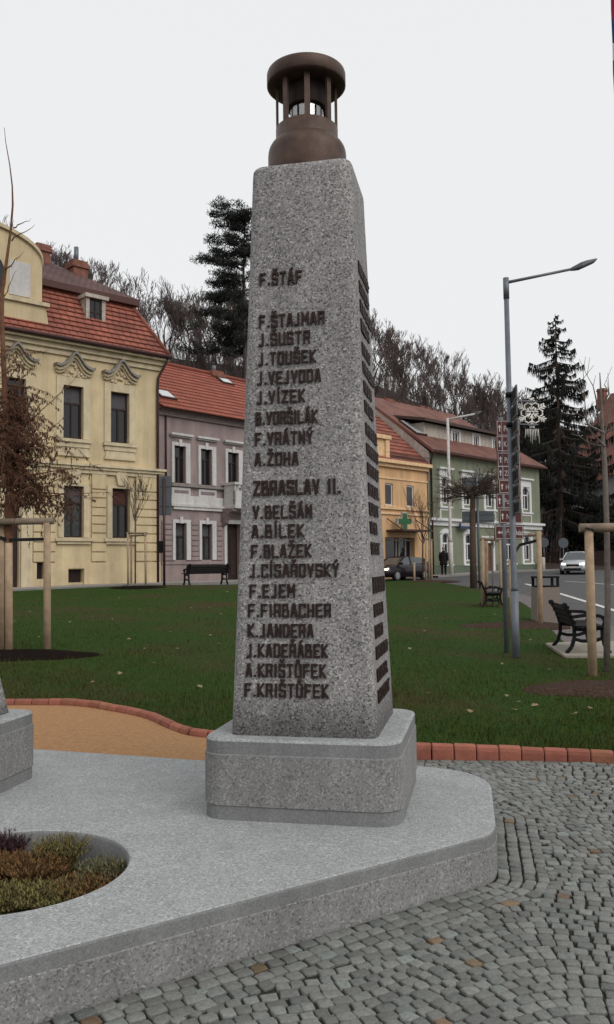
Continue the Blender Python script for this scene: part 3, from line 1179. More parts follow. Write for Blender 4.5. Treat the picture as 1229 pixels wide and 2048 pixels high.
HP = [(212, 1742, .20, .17, 'heathD', 'grey green heather nearest the right wall of the planting hole'),
      (120, 1712, .17, .24, 'heathB', 'tall yellow green heather at the back of the planting hole'),
      (70, 1740, .19, .20, 'heathA', 'orange brown heather left of the tall yellow green one'),
      (10, 1730, .18, .18, 'heathA', 'orange brown heather at the left photo edge beside a dark purple sprig'),
      (160, 1768, .19, .14, 'heathA', 'low orange brown heather in front of the grey green one'),
      (90, 1785, .19, .15, 'heathB', 'yellow green heather at the front rim of the planting hole'),
      (15, 1790, .2, .15, 'heathB', 'pale yellow heather at the front left of the planting hole'),
      (18, 1700, .11, .24, 'heathC', 'dark purple brown heather at the back left of the hole'),
      (235, 1765, .12, .09, 'heathA', 'small orange heather tucked into the right end of the hole')]
for px, py, R, H, mk, lab in HP:
    p = onz(px, py, .15)
    q = V((p.x, p.y)) - HC
    if q.length > HR - R * .55: q = q.normalized() * (HR - R * .55)
    p = HC + q
    sprig_plant('heather', R * .92, H * .74, int(260 * R / .18), M[mk], lab, (p.x, p.y, .075))

# ================================================================== HOUSES
class Fac:
    """a street front: s runs along it to the right, t into the house, z up"""
    def __init__(s, vpx, px, Y):
        u = (px - 614.5) / FPX
        s.P = V((u * Y, Y))
        k = (vpx - 614.5) / FPX
        s.d = V((k, 1)).normalized()
        s.n = V((-s.d.y, s.d.x))          # into the house
        s.zb = zg(s.P.x, s.P.y)
    def w(s, a, t, z):
        p = s.P + s.d * a + s.n * t
        return V((p.x, p.y, z))
    def uv(s, px, py, t=0):
        d = ray(px, py)
        P0 = s.P + s.n * t
        k = (P0 - V((0, 0))).dot(s.n) / V((d.x, d.y)).dot(s.n)
        p = CAM + d * k
        return (V((p.x, p.y)) - s.P).dot(s.d), p.z
    def rect(s, x0, y0, x1, y1, t=0):
        """pixel rectangle on the front -> (s0, s1, z0, z1), tops and bottoms read at its middle"""
        xm = (x0 + x1) / 2
        return s.uv(x0, y1, t)[0], s.uv(x1, y1, t)[0], s.uv(xm, y1, t)[1], s.uv(xm, y0, t)[1]
    def box(s, mb, a0, a1, t0, t1, z0, z1, mi=0):
        return mb.hexa([s.w(a0, t0, z0), s.w(a1, t0, z0), s.w(a1, t1, z0), s.w(a0, t1, z0), s.w(a0, t0, z1), s.w(a1, t0, z1), s.w(a1, t1, z1), s.w(a0, t1, z1)], mi)
    def wall(s, mb, a0, a1, z0, z1, holes, rev=.22, mi=0):
        xs = sorted(set([a0, a1] + [h[0] for h in holes] + [h[1] for h in holes]))
        zs = sorted(set([z0, z1] + [h[2] for h in holes] + [h[3] for h in holes]))
        for x0, x1 in zip(xs, xs[1:]):
            for q0, q1 in zip(zs, zs[1:]):
                cx, cz = (x0 + x1) / 2, (q0 + q1) / 2
                if cx < a0 or cx > a1 or cz < z0 or cz > z1: continue
                if any(h[0] < cx < h[1] and h[2] < cz < h[3] for h in holes): continue
                mb.quad(s.w(x0, 0, q0), s.w(x1, 0, q0), s.w(x1, 0, q1), s.w(x0, 0, q1), mi)
        for h0, h1, g0, g1 in holes:
            mb.quad(s.w(h0, 0, g0), s.w(h0, rev, g0), s.w(h0, rev, g1), s.w(h0, 0, g1), mi)
            mb.quad(s.w(h1, rev, g0), s.w(h1, 0, g0), s.w(h1, 0, g1), s.w(h1, rev, g1), mi)
            mb.quad(s.w(h0, 0, g1), s.w(h0, rev, g1), s.w(h1, rev, g1), s.w(h1, 0, g1), mi)
            mb.quad(s.w(h0, rev, g0), s.w(h0, 0, g0), s.w(h1, 0, g0), s.w(h1, rev, g0), mi)
    def rest(s, mb, a0, a1, z0, z1, depth, mi=0):
        mb.quad(s.w(a1, 0, z0), s.w(a1, depth, z0), s.w(a1, depth, z1), s.w(a1, 0, z1), mi)
        mb.quad(s.w(a0, depth, z0), s.w(a0, 0, z0), s.w(a0, 0, z1), s.w(a0, depth, z1), mi)
        mb.quad(s.w(a1, depth, z0), s.w(a0, depth, z0), s.w(a0, depth, z1), s.w(a1, depth, z1), mi)
    def window(s, parent, h, fm, pm=None, trans=.32, mull=1, fw=.07, t=.14, blind=None, blindh=.33, arch=None, name='window'):
        """frame with mullion and transom; the pane behind it is its sub-part"""
        a0, a1, z0, z1 = h
        f = MB()
        s.box(f, a0, a0 + fw, t, t + .06, z0, z1)
        s.box(f, a1 - fw, a1, t, t + .06, z0, z1)
        s.box(f, a0 + fw, a1 - fw, t, t + .06, z0, z0 + fw)
        s.box(f, a0 + fw, a1 - fw, t, t + .06, z1 - fw, z1)
        zt = z1 - (z1 - z0) * trans
        if trans: s.box(f, a0 + fw, a1 - fw, t - .01, t + .05, zt - fw * .5, zt + fw * .5)
        for k in range(mull):
            am = a0 + (a1 - a0) * (k + 1) / (mull + 1)
            s.box(f, am - fw * .45, am + fw * .45, t - .005, t + .055, z0 + fw, (zt - fw * .5) if trans else z1 - fw)
        if arch:
            cx, r = (a0 + a1) / 2, (a1 - a0) / 2
            zs = z1 - r
            pts = [(cx - r * math.cos(PI * k / 16), zs + r * math.sin(PI * k / 16)) for k in range(17)]
            for (x0, q0), (x1, q1) in zip(pts, pts[1:]):
                f.hexa([s.w(x0, t - .12, q0), s.w(x1, t - .12, q1), s.w(x1, t + .058, q1), s.w(x0, t + .058, q0),
                        s.w(x0, t - .12, z1 + .001), s.w(x1, t - .12, z1 + .001), s.w(x1, t + .058, z1 + .001), s.w(x0, t + .058, z1 + .001)])
        fo = f.build(name, fm, parent)
        p = MB()
        p.quad(s.w(a0 + .01, t + .04, z0 + .01), s.w(a1 - .01, t + .04, z0 + .01), s.w(a1 - .01, t + .04, z1 - .01), s.w(a0 + .01, t + .04, z1 - .01))
        p.build('pane', pm or M['glass'], fo)
        if blind:
            p = MB()
            zz = z1 - (z1 - z0) * blindh
            p.quad(s.w(a0 + fw, t + .036, zz), s.w(a1 - fw, t + .036, zz), s.w(a1 - fw, t + .036, z1 - fw), s.w(a0 + fw, t + .036, z1 - fw))
            p.build('blind', blind, fo)
        return fo
def roofquad(mb, a, b, c, d, mi=0):
    """quad with UV in metres: u along the eave, v up the slope"""
    a, b, c, d = V(a), V(b), V(c), V(d)
    ex = (b - a).normalized()
    nn = (b - a).cross(d - a).normalized()
    ey = nn.cross(ex)
    o = V((random.random() * 3, 0))
    mb.quad(a, b, c, d, mi, [(((p - a).dot(ex)) + o.x, (p - a).dot(ey)) for p in (a, b, c, d)])
def rooftri(mb, a, b, c, mi=0):
    a, b, c = V(a), V(b), V(c)
    ex = (b - a).normalized()
    ey = (b - a).cross(c - a).normalized().cross(ex)
    mb.add([a, b, c], [(0, 1, 2)], mi)
    mb.uv[len(mb.f) - 1] = [((p - a).dot(ex), (p - a).dot(ey)) for p in (a, b, c)]

# ------------------------------------------------------------------ yellow house
F = Fac(2500, 318, 37.7)
zb = F.zb - .5
house = thing('house', 'yellow two storey house with red mansard roof and ornate window pediments', 'house', F.w(0, 0, F.zb))
SL = -12.5
ZE = F.uv(318, 724)[1]
R_ = F.rect
up1, up2 = R_(126, 772, 166, 877), R_(221, 787, 258, 888)
lo1, lo2 = R_(127, 972, 167, 1075), R_(224, 979, 259, 1077)
dx = up2[0] - up1[0]
up0 = (up1[0] - dx * 1.15, up1[1] - dx * 1.15, up1[2], up1[3])
upm = (up0[0] - dx, up0[1] - dx, up1[2], up1[3])
up2 = (up2[0], up2[1], up1[2], up1[3])
lo2 = (lo2[0], lo2[1], lo1[2], lo1[3])
door = R_(22, 985, 38, 1172)
door = (door[0] - .3, door[1], F.zb + .02, door[3])
cel = R_(136, 1139, 166, 1165)
vent = R_(73, 1118, 88, 1158)
holes = [upm, up0, up1, up2, lo1, lo2, door, cel, vent]
mb = MB()
F.wall(mb, SL, 0, zb, ZE, holes, .24)
F.rest(mb, SL, 0, zb, ZE, 10)
wall = mb.build('wall', M['yellow'], house)
# courses of banded render on the ground floor
ys = [948, 984, 1000.5, 1019, 1035, 1051, 1068, 1086, 1104, 1123]
zs = [F.uv(290, y)[1] for y in ys]
ztop = F.uv(225, 932)[1]
secs = [(SL, door[0] - .25), (door[1] + .55, lo1[0] - .36), (lo1[1] + .36, lo2[0] - .30), (lo2[1] + .30, -.02)]
for a0, a1 in secs:
    mb = MB()
    for q1, q0 in zip(zs, zs[1:]): F.box(mb, a0, a1, -.08, .0, q0 + .03, q1 - .03)
    F.box(mb, a0, a1, -.015, .0, zs[-1], zs[0])
    mb.build('banded_render', M['yellow'], house)
# plinth, belt cornice, eaves
mb = MB()
zc = zs[-1]
for a0, a1 in ((SL, door[0] - .2), (door[1] + .5, vent[0] - .02), (vent[1] + .02, cel[0] - .02), (cel[1] + .02, 0.02)):
    F.box(mb, a0, a1, -.09, 0, zb, zc - .03)
F.box(mb, cel[0] - .02, cel[1] + .02, -.09, 0, cel[3] + .04, zc - .03)
F.box(mb, vent[0] - .02, vent[1] + .02, -.09, 0, zb, vent[2] - .02)
mb.build('plinth', M['yellow'], house)
mb = MB()
zm = F.uv(225, 940)[1]
F.box(mb, SL, .12, -.10, 0, zm - .22, zm - .06)
F.box(mb, SL, .18, -.18, 0, zm - .06, zm + .06)
F.box(mb, SL, .24, -.26, 0, zm + .06, zm + .16)
mb.build('belt_cornice', M['cream'], house)
mb = MB()
F.box(mb, SL, .10, -.10, .3, ZE - .42, ZE - .2)
F.box(mb, SL, .2, -.22, .3, ZE - .2, ZE + .0)
F.box(mb, SL, .32, -.42, .3, ZE, ZE + .12)
mb.build('eaves_cornice', M['cream'], house)
mb = MB()
mb.tube([F.w(SL, -.50, ZE + .17), F.w(.36, -.50, ZE + .17)], .09, 8)
F.box(mb, SL, .36, -.45, -.25, ZE + .125, ZE + .2)
mb.build('gutter', M['pipe'], house)
mb = MB()
mb.tube([F.w(.20, -.42, ZE + .15), F.w(.16, -.40, ZE - .05), F.w(-.10, -.12, ZE - .75), F.w(-.12, -.10, ZE - 1.2), F.w(-.12, -.10, zb)], .06, 8)
mb.build('downpipe', M['pipe'], house)
# windows
for h in (upm, up0, up1, up2):
    F.window(house, h, M['darkframe'], M['glass'], .33, 1, .075, blind=M['blind'] if h in (up1, up2) else None)
F.window(house, lo1, M['darkframe'], M['curtain'], .33, 1, .075, blind=M['blind'])
F.window(house, lo2, M['darkframe'], M['glass'], .33, 1, .075, blind=M['redblind'])
mb = MB()
a0, a1, z0, z1 = door
F.box(mb, a0 + .0, a1, .17, .22, z0, z1)
for k in (0, 1):
    for q in (.08, .5):
        m0 = a0 + (a1 - a0) * (.08 + .47 * k)
        F.box(mb, m0, m0 + (a1 - a0) * .37, .15, .17, z0 + (z1 - z0) * q, z0 + (z1 - z0) * (q + .36))
dr = mb.build('door', M['darkframe'], house)
mb = MB()
mb.tube([F.w((a0 + a1) / 2 + .06, .12, z0 + 1.0), F.w((a0 + a1) / 2 + .06, .12, z0 + 1.2)], .018, 6)
mb.build('handle', M['galv'], dr)
for h in (cel, vent):
    f = MB()
    a0, a1, z0, z1 = h
    f.quad(F.w(a0, .2, z0), F.w(a1, .2, z0), F.w(a1, .2, z1), F.w(a0, .2, z1))
    for k in range(1, 5):
        am = a0 + (a1 - a0) * k / 5
        f.bar(F.w(am, .1, z0), F.w(am, .1, z1), .02)
    f.build('cellar_grille', M['darkframe'], house)
# surrounds, sills and pediments
def surround(h, w, m, par, top=.0, t=-.06):
    b = MB()
    a0, a1, z0, z1 = h
    F.box(b, a0 - w, a0, t, 0, z0, z1 + top)
    F.box(b, a1, a1 + w, t, 0, z0, z1 + top)
    F.box(b, a0, a1, t, 0, z1, z1 + top) if top else None
    return b.build('window_surround', m, par)
for h in (up0, up1, up2):
    surround(h, .30, M['cream'], house, .35)
    a0, a1, z0, z1 = h
    c = (a0 + a1) / 2
    hw = (a1 - a0) / 2
    b = MB()
    F.box(b, a0 - .36, a1 + .36, -.16, 0, z0 - .16, z0 - .03)
    F.box(b, a0 - .30, a1 + .30, -.09, 0, z0 - .36, z0 - .16)
    F.box(b, a0 - .24, a1 + .24, -.05, 0, z0 - .62, z0 - .36)
    F.box(b, a0 - .30, a1 + .30, -.09, 0, z0 - .74, z0 - .62)
    b.build('sill', M['cream'], house)
    # curved pediment: horns out, a peak in the middle
    zp = F.uv(150, 738)[1]
    prof = [(-1.75, .0), (-1.45, -.04), (-1.1, .02), (-.75, .16), (-.4, .40), (-.15, .56), (0, .60), (.15, .56), (.4, .40), (.75, .16), (1.1, .02), (1.45, -.04), (1.75, .0)]
    for off, hh, tt, mk in ((0, .11, -.34, 'cream'), (-.13, .12, -.22, 'cream'), (-.24, .10, -.12, 'cream')):
        b = MB()
        sc_ = 1 + off * .35
        rs = []
        for x, q in prof:
            xx = c + x * (hw + .42) / 1.75 * sc_
            z = zp + q * .95 + off
            rs.append([F.w(xx, tt, z), F.w(xx, 0, z), F.w(xx, 0, z + hh), F.w(xx, tt, z + hh)])
        b.rings(rs, smooth=False)
        b.build('pediment', M['stonegrey'] if off == 0 else M['cream'], house)
    # stucco relief under the pediment: a cartouche among scrolls
    b = MB()
    zr = (z1 + .35 + zp) / 2 + .05
    for k in range(46):
        a = random.uniform(-1, 1)
        q = random.uniform(-.5, .5)
        if abs(a) < .35: q += .15
        b.lathe(F.w(c + a * (hw + .15), -.02, zr + q * .55 * (1.1 - .5 * abs(a))), [(0, .07), (.05, .05), (.07, 0), (.05, -.05), (0, -.07)], 7)
    b.build('stucco_relief', M['cream'], house)
for h, key in ((lo1, 1), (lo2, 1)):
    surround(h, .24, M['cream'], house, .10)
    a0, a1, z0, z1 = h
    c = (a0 + a1) / 2
    b = MB()
    F.box(b, a0 - .4, a1 + .4, -.17, 0, z0 - .15, z0 - .02)
    F.box(b, a0 - .3, a1 + .3, -.10, 0, z0 - .27, z0 - .15)
    b.build('sill', M['cream'], house)
    b = MB()
    zk = z1 + .12
    b.rings([[F.w(c + x, t, zk + q) for x, q in ((-.17, 0), (.17, 0), (.27, .42), (.2, .62), (0, .72), (-.2, .62), (-.27, .42))] for t in (0, -.14)], smooth=False)
    b.build('keystone', M['cream'], house)
b = MB()
F.box(b, door[1] + .04, door[1] + .5, -.12, 0, zb, door[3] + .3)
F.box(b, door[0] - .2, door[0] - .02, -.12, 0, zb, door[3] + .3)
F.box(b, door[0] - .25, door[1] + .55, -.17, 0, door[3] + .3, door[3] + .5)
b.build('door_surround', M['cream'], house)
b = MB()
s_, z_ = F.uv(300, 1116)
F.box(b, s_ - .16, s_ + .14, -.07, -.05, z_ - .35, z_ + .35)
b.build('meter_box', M['ochre'], house)
# mansard roof
e0z = ZE + .14
sR, zR = F.uv(257, 606, 1.3)
mh = zR - e0z
mb = MB()
A, B = F.w(SL, -.42, e0z), F.w(.32, -.42, e0z)
Cq, D = F.w(-2.6 if False else sR, 1.3, zR), F.w(SL, 1.3, zR)
# lower slope built as overlapping courses so that each row of tiles casts its own line
NC = 11
for k in range(NC):
    k0, k1 = k / NC, (k + 1) / NC
    a, b_ = A.lerp(D, k0), B.lerp(Cq, k0)
    d, c = A.lerp(D, k1), B.lerp(Cq, k1)
    nrm = (B - A).cross(D - A).normalized()
    if nrm.z < 0: nrm = -nrm
    roofquad(mb, a + nrm * .07, b_ + nrm * .07, c + nrm * .012, d + nrm * .012)
    mb.quad(a, b_, b_ + nrm * .07, a + nrm * .07, 0, [(0, .05)] * 4)
B2, C2 = F.w(.32, 10, e0z), F.w(sR, 8.4, zR)
roofquad(mb, B, B2, C2, Cq)
mb.tube([B + V((0, 0, .08)), Cq + V((0, 0, .08))], .10, 6)
roof = mb.build('mansard', M['tile_red'], house)
mb = MB()
ov = .42
U0, U1 = F.w(SL, 1.3 - ov, zR + .10), F.w(sR + .35, 1.3 - ov, zR + .10)
zRid = F.uv(95, 522, 5)[1]
sRid = F.uv(95, 522, 5)[0]
T0, T1 = F.w(SL, 5, zRid), F.w(sRid, 5, zRid)
U2, U3 = F.w(sR + .35, 8.9, zR + .1), F.w(SL, 8.9, zR + .1)
roofquad(mb, U0, U1, T1, T0)
rooftri(mb, U1, U2, T1)
roofquad(mb, U2, U3, T0, T1)
mb.quad(U0 - V((0, 0, .28)), U1 - V((0, 0, .28)), U1, U0, 0, [(0, .1)] * 4)
mb.quad(U1 - V((0, 0, .28)), U2 - V((0, 0, .28)), U2, U1, 0, [(0, .1)] * 4)
mb.quad(U0 - V((0, 0, .28)), U3 - V((0, 0, .28)), U2 - V((0, 0, .28)), U1 - V((0, 0, .28)), 0, [(0, .1)] * 4)
mb.build('roof', M['tile_brown'], house)
# dormer
a0, z0 = F.uv(168, 650, .55)
a1 = F.uv(207, 655, .55)[0]
z1 = F.uv(187, 600, .55)[1]
mb = MB()
tF = .35
mb.quad(F.w(a0, tF, z0), F.w(a0, tF, z1), F.w(a0, 2.2, z1), F.w(a0, 1.2, z0 + 1.2))
mb.quad(F.w(a1, tF, z0), F.w(a1, tF, z1), F.w(a1, 2.2, z1), F.w(a1, 1.2, z0 + 1.2))
F.box(mb, a0, a0 + .17, tF, tF + .1, z0, z1)
F.box(mb, a1 - .17, a1, tF, tF + .1, z0, z1)
F.box(mb, a0 + .17, a1 - .17, tF, tF + .1, z0, z0 + .12)
F.box(mb, a0 - .08, a1 + .1, tF - .12, 2.2, z1, z1 + .16)
dm = mb.build('dormer', M['beige'], house)
b = MB()
F.box(b, a0 + .17, a1 - .17, tF + .06, tF + .09, z0 + .12, z1)
b.build('pane', M['glass'], dm)
b = MB()
mm = (a0 + a1) / 2
for q in (a0 + .2, mm, a1 - .2): F.box(b, q - .035, q + .035, tF + .03, tF + .07, z0 + .12, z1)
for q in (z0 + .15, (z0 + z1) / 2, z1 - .05): F.box(b, a0 + .17, a1 - .17, tF + .025, tF + .065, q - .03, q + .03)
b.build('dormer_window', M['darkframe'], dm)
# attic gable with a curved top
gs1 = F.uv(84, 600)[0]
zg0 = F.uv(84, 657)[1]
zmold = F.uv(86, 614)[1]
zsh = F.uv(84, 530)[1]
gc = gs1 - 3.2
hw = 3.2
mb = MB()
top = [(gc + hw * math.cos(PI * k / 24), zsh + 1.25 * math.sin(PI * k / 24) ** .9) for k in range(25)]
poly = [(gc - hw, zmold), (gc + hw, zmold)] + top
mb.rings([[F.w(x, t, z) for x, z in poly] for t in (.5, -.02)], smooth=False)
mb.rings([[F.w(gc + x, t, z) for x, z in ((-hw - .28, zg0), (hw + .28, zg0), (hw + .12, zmold), (-hw - .12, zmold))] for t in (.4, -.10)], smooth=False)
gab = mb.build('attic_gable', M['yellow'], house)
b = MB()
F.box(b, gc - hw - .25, gc + hw + .25, -.22, .45, zmold - .02, zmold + .14)
rs = []
for x, z in top:
    rs.append([F.w(x, -.14, z - .02), F.w(x, .6, z - .02), F.w(x, .6, z + .13), F.w(x, -.14, z + .13)])
b.rings(rs, smooth=False)
b.build('gable_moulding', M['cream'], gab)
b = MB()
for px0, px1 in ((18, 60),):
    q0, q1 = F.uv(px0, 600)[0], F.uv(px1, 600)[0]
    F.box(b, q0, q1, -.05, -.02, zmold + .25, zsh - .1)
b.build('panel', M['offwhite'], gab)
b = MB()
ow = F.uv(-20, 552)
b.rings([[F.w(ow[0] + .62 * math.cos(2 * PI * k / 24), t, ow[1] + .95 * math.sin(2 * PI * k / 24)) for k in range(24)] for t in (-.02, -.06)], smooth=False)
b.build('oval_window', M['glass'], gab)
# chimneys
def chimney(parent, fac, px0, px1, yt, yb_, t, dep, pot=None):
    a0, zt_ = fac.uv(px0, yt, t)
    a1 = fac.uv(px1, yt, t)[0]
    zb_ = fac.uv(px0, yb_, t)[1] - 1.2
    b = MB()
    fac.box(b, a0, a1, t, t + dep, zb_, zt_ - .35)
    fac.box(b, a0 - .07, a1 + .07, t - .07, t + dep + .07, zt_ - .35, zt_ - .18)
    fac.box(b, a0, a1, t, t + dep, zt_ - .18, zt_)
    c = b.build('chimney', M['brick'], parent)
    if pot:
        p = MB()
        am = (a0 + a1) / 2
        p.tube([fac.w(am, t + dep / 2, zt_), fac.w(am, t + dep / 2, zt_ + pot)], .11, 10)
        p.build('flue', M['galv'], c)
chimney(house, F, 75, 102, 484, 522, 4.4, .9)
chimney(house, F, 148, 176, 517, 552, 3.6, .9, .75)
F1 = F

# ------------------------------------------------------------------ mauve house
F = Fac(2075, 312, 39.2)
zb = F.zb - .5
R_ = F.rect
house = thing('house', 'mauve two storey house with white window frames under a bright red roof', 'house', F.w(0, 0, F.zb))
SR_ = F.uv(640, 1150)[0]
ZE = F.uv(400, 832)[1]
ups = [R_(348, 892, 371, 966), R_(401, 897, 423.5, 969), R_(455, 903, 477, 970)]
u0, u1 = ups[0], ups[1]
ups = [(a, b_, u0[2], u0[3]) for a, b_, _, _ in ups]
dx = ups[2][0] - ups[1][0]
ups += [(a + dx * k, b_ + dx * k, u0[2], u0[3]) for k in (1, 2) for a, b_ in [ups[2][:2]]]
los = [R_(350, 1046, 372.5, 1120), R_(403, 1047, 424, 1119)]
los = [(a, b_, los[0][2], los[0][3]) for a, b_, _, _ in los]
dr_ = R_(453, 1048, 482, 1150)
door = (dr_[0], dr_[1], F.zb + .05, dr_[3])
los.append((ups[3][0], ups[3][1], los[0][2], los[0][3]))
los.append((ups[4][0], ups[4][1], los[0][2], los[0][3]))
mb = MB()
F.wall(mb, 0, SR_, zb, ZE, ups + los + [door], .26)
F.rest(mb, 0, SR_, zb, ZE, 9)
mb.build('wall', M['purple'], house)
for h in ups: F.window(house, h, M['darkframe'], M['glass'], .3, 1, .06, blind=M['redblind'] if False else None)
for h in los: F.window(house, h, M['darkframe'], M['curtain'], .36, 1, .06, blind=M['blind'], blindh=.36)
b = MB()
F.box(b, door[0], door[1], .3, .36, door[2], door[3])
for k in (0, 1):
    m0 = door[0] + (door[1] - door[0]) * (.08 + .47 * k)
    F.box(b, m0, m0 + (door[1] - door[0]) * .37, .27, .3, door[2] + .2, door[3] - .6)
dr = b.build('door', M['darkframe'], house)
for h in ups + los:
    a0, a1, z0, z1 = h
    b = MB()
    w = .16
    F.box(b, a0 - w, a0, -.07, .0, z0, z1 + w)
    F.box(b, a1, a1 + w * 1.7, -.07, .0, z0, z1 + w)
    F.box(b, a0, a1, -.07, 0, z1, z1 + w)
    c = (a0 + a1) / 2
    F.box(b, c - .09, c + .09, -.11, -.07, z1 - .02, z1 + w + .14)
    b.build('window_surround', M['offwhite'], house)
for h in ups:
    a0, a1, z0, z1 = h
    b = MB()
    zl = F.uv(360, 870)[1]
    F.box(b, a0 - .28, a1 + .38, -.2, 0, zl - .05, zl + .05)
    F.box(b, a0 - .22, a1 + .32, -.1, 0, zl - .12, zl - .05)
    b.build('drip_moulding', M['offwhite'], house)
    b = MB()
    zp1, zp0 = F.uv(360, 976)[1], F.uv(360, 990)[1]
    F.box(b, a0 - w, a1 + w * 1.7, -.07, 0, zp0 - .02, zp1 + .02)
    F.box(b, a0 - w + .14, a1 + w * 1.7 - .14, -.10, -.07, zp0 + .1, zp1 - .1, 1)
    b.build('apron_panel', [M['offwhite'], M['purpletrim']], house)
b = MB()
z1 = F.uv(360, 969)[1]
F.box(b, ups[0][0] - .22, SR_, -.16, 0, z1 - .10, z1 + .02)
b.build('sill_band', M['stonegrey'], house)
b = MB()
z1, z0 = F.uv(360, 991)[1], F.uv(360, 1008)[1]
F.box(b, ups[0][0] - .2, SR_, -.08, 0, z0, z1)
F.box(b, ups[0][0] - .25, SR_, -.17, 0, z0 - .12, z0)
F.box(b, ups[0][0] - .1, SR_, -.12, 0, z0 - .26, z0 - .12)
b.build('belt_cornice', M['offwhite'], house)
# balcony over the door with scroll brackets
b = MB()
sb0, sb1 = F.uv(447, 1005)[0] - .1, F.uv(500, 1005)[0] + .8
zt1 = F.uv(440, 971)[1]
F.box(b, sb0, sb1, -.95, -.17, z0 - .12, z0 + .06)
F.box(b, sb0, sb0 + .12, -.92, -.17, z0 + .06, zt1)
F.box(b, sb0, sb1, -.92, -.80, z0 + .06, z0 + .75)
F.box(b, sb0 - .06, sb1 + .06, -1.0, -.76, zt1, zt1 + .12)
F.box(b, sb0 - .06, sb0 + .2, -.76, 0, zt1, zt1 + .12)
for k in range(9):
    x = sb0 + .2 + k * (sb1 - sb0 - .3) / 8
    F.box(b, x, x + .1, -.9, -.82, z0 + .75, zt1)
b.build('balcony', M['offwhite'], house)
for sx in (door[0] - .35, door[1] + .1):
    b = MB()
    prof = [(0, -.0), (-.85, 0), (-.85, -.14), (-.6, -.22), (-.42, -.42), (-.28, -.7), (-.1, -.85), (0, -.9)]
    zc_ = z0 - .125
    b.rings([[F.w(x, t, zc_ + q) for t, q in prof] for x in (sx, sx + .25)], smooth=False)
    b.build('bracket', M['purpletrim'], house)
b = MB()
zl = F.uv(360, 1126)[1]
F.box(b, .25, door[0] - .25, -.10, 0, zl - .06, zl + .06)
F.box(b, .25, door[0] - .25, -.05, 0, zb, zl - .06)
b.build('plinth', M['purple'], house)
ys = [1041, 1050, 1060, 1071, 1081, 1092, 1103, 1113, 1122]
zz = [F.uv(360, y)[1] for y in ys]
sec = [(.32, los[0][0] - .2), (los[0][1] + .32, los[1][0] - .2), (los[1][1] + .32, door[0] - .3)]
for a0, a1 in sec:
    b = MB()
    for q1, q0 in zip(zz, zz[1:]): F.box(b, a0, a1, -.06, 0, q0 + .03, q1 - .03)
    F.box(b, a0, a1, -.012, 0, zz[-1], zz[0])
    b.build('banded_render', M['purple'], house)
b = MB()
F.box(b, door[0] - .18, door[0], -.09, .0, F.zb, door[3] + .2)
F.box(b, door[1], door[1] + .18, -.09, .0, F.zb, door[3] + .2)
F.box(b, door[0], door[1], -.09, 0, door[3], door[3] + .2)
b.build('door_surround', M['offwhite'], house)
b = MB()
b.tube([F.w(.55, -.06, ZE), F.w(.55, -.06, F.uv(330, 975)[1])], .045, 6)
b.build('downpipe', M['pipe'], house)
b = MB()
F.box(b, 0, SR_, -.12, .1, ZE - .25, ZE)
F.box(b, 0, SR_, -.26, .1, ZE, ZE + .1)
b.build('eaves_cornice', M['purpletrim'], house)
mb = MB()
zr = F.uv(420, 749, 4.5)[1]
A, B = F.w(-.0, -.5, ZE + .05), F.w(SR_, -.5, ZE + .05)
Cq, D = F.w(SR_, 4.5, zr), F.w(-.0, 4.5, zr)
nrm = (B - A).cross(D - A).normalized()
NC = 14
for k in range(NC):
    a, b_, c, d = A.lerp(D, k / NC), B.lerp(Cq, k / NC), B.lerp(Cq, (k + 1) / NC), A.lerp(D, (k + 1) / NC)
    roofquad(mb, a + nrm * .05, b_ + nrm * .05, c + nrm * .01, d + nrm * .01)
    mb.quad(a, b_, b_ + nrm * .05, a + nrm * .05, 0, [(0, .05)] * 4)
roofquad(mb, F.w(SR_, 9.5, ZE), F.w(0, 9.5, ZE), D, Cq)
mb.add([B, F.w(SR_, 9.5, ZE), Cq], [(0, 1, 2)])
mb.add([A, D, F.w(0, 9.5, ZE)], [(0, 1, 2)])
mb.tube([D + V((0, 0, .05)), Cq + V((0, 0, .05))], .13, 6)
mb.build('roof', M['tile_orange'], house)
def skylight(parent, fac, A, D, B, px0, py0, w, hgt):
    """roof window lying in the roof plane through A, B, D"""
    n = (B - A).cross(D - A).normalized()
    d = ray(px0, py0)
    k = (A - CAM).dot(n) / d.dot(n)
    p = CAM + d * k
    ex, ey = (B - A).normalized(), (D - A).normalized()
    b = MB()
    q = [p, p + ex * w, p + ex * w + ey * hgt, p + ey * hgt]
    b.hexa([x for x in q] + [x + n * .13 for x in q])
    f = b.build('skylight', M['metaldark'], parent)
    b = MB()
    b.quad(*[x + n * .135 for x in (p + ex * .1 + ey * .1, p + ex * (w - .1) + ey * .1, p + ex * (w - .1) + ey * (hgt - .1), p + ex * .1 + ey * (hgt - .1))])
    b.build('pane', M['painted_sky'], f)
M['painted_sky'] = mat('painted_sky_glass', (.5, .5, .52), .12, var=.05, spec=.8)  # reflected sky put into the pale base colour of the roof panes
skylight(house, F, A, D, B, 322, 797, 1.0, .9)
skylight(house, F, A, D, B, 446, 768, .9, .7)
chimney(house, F, 426, 448, 739, 756, 4.2, .7, .35)

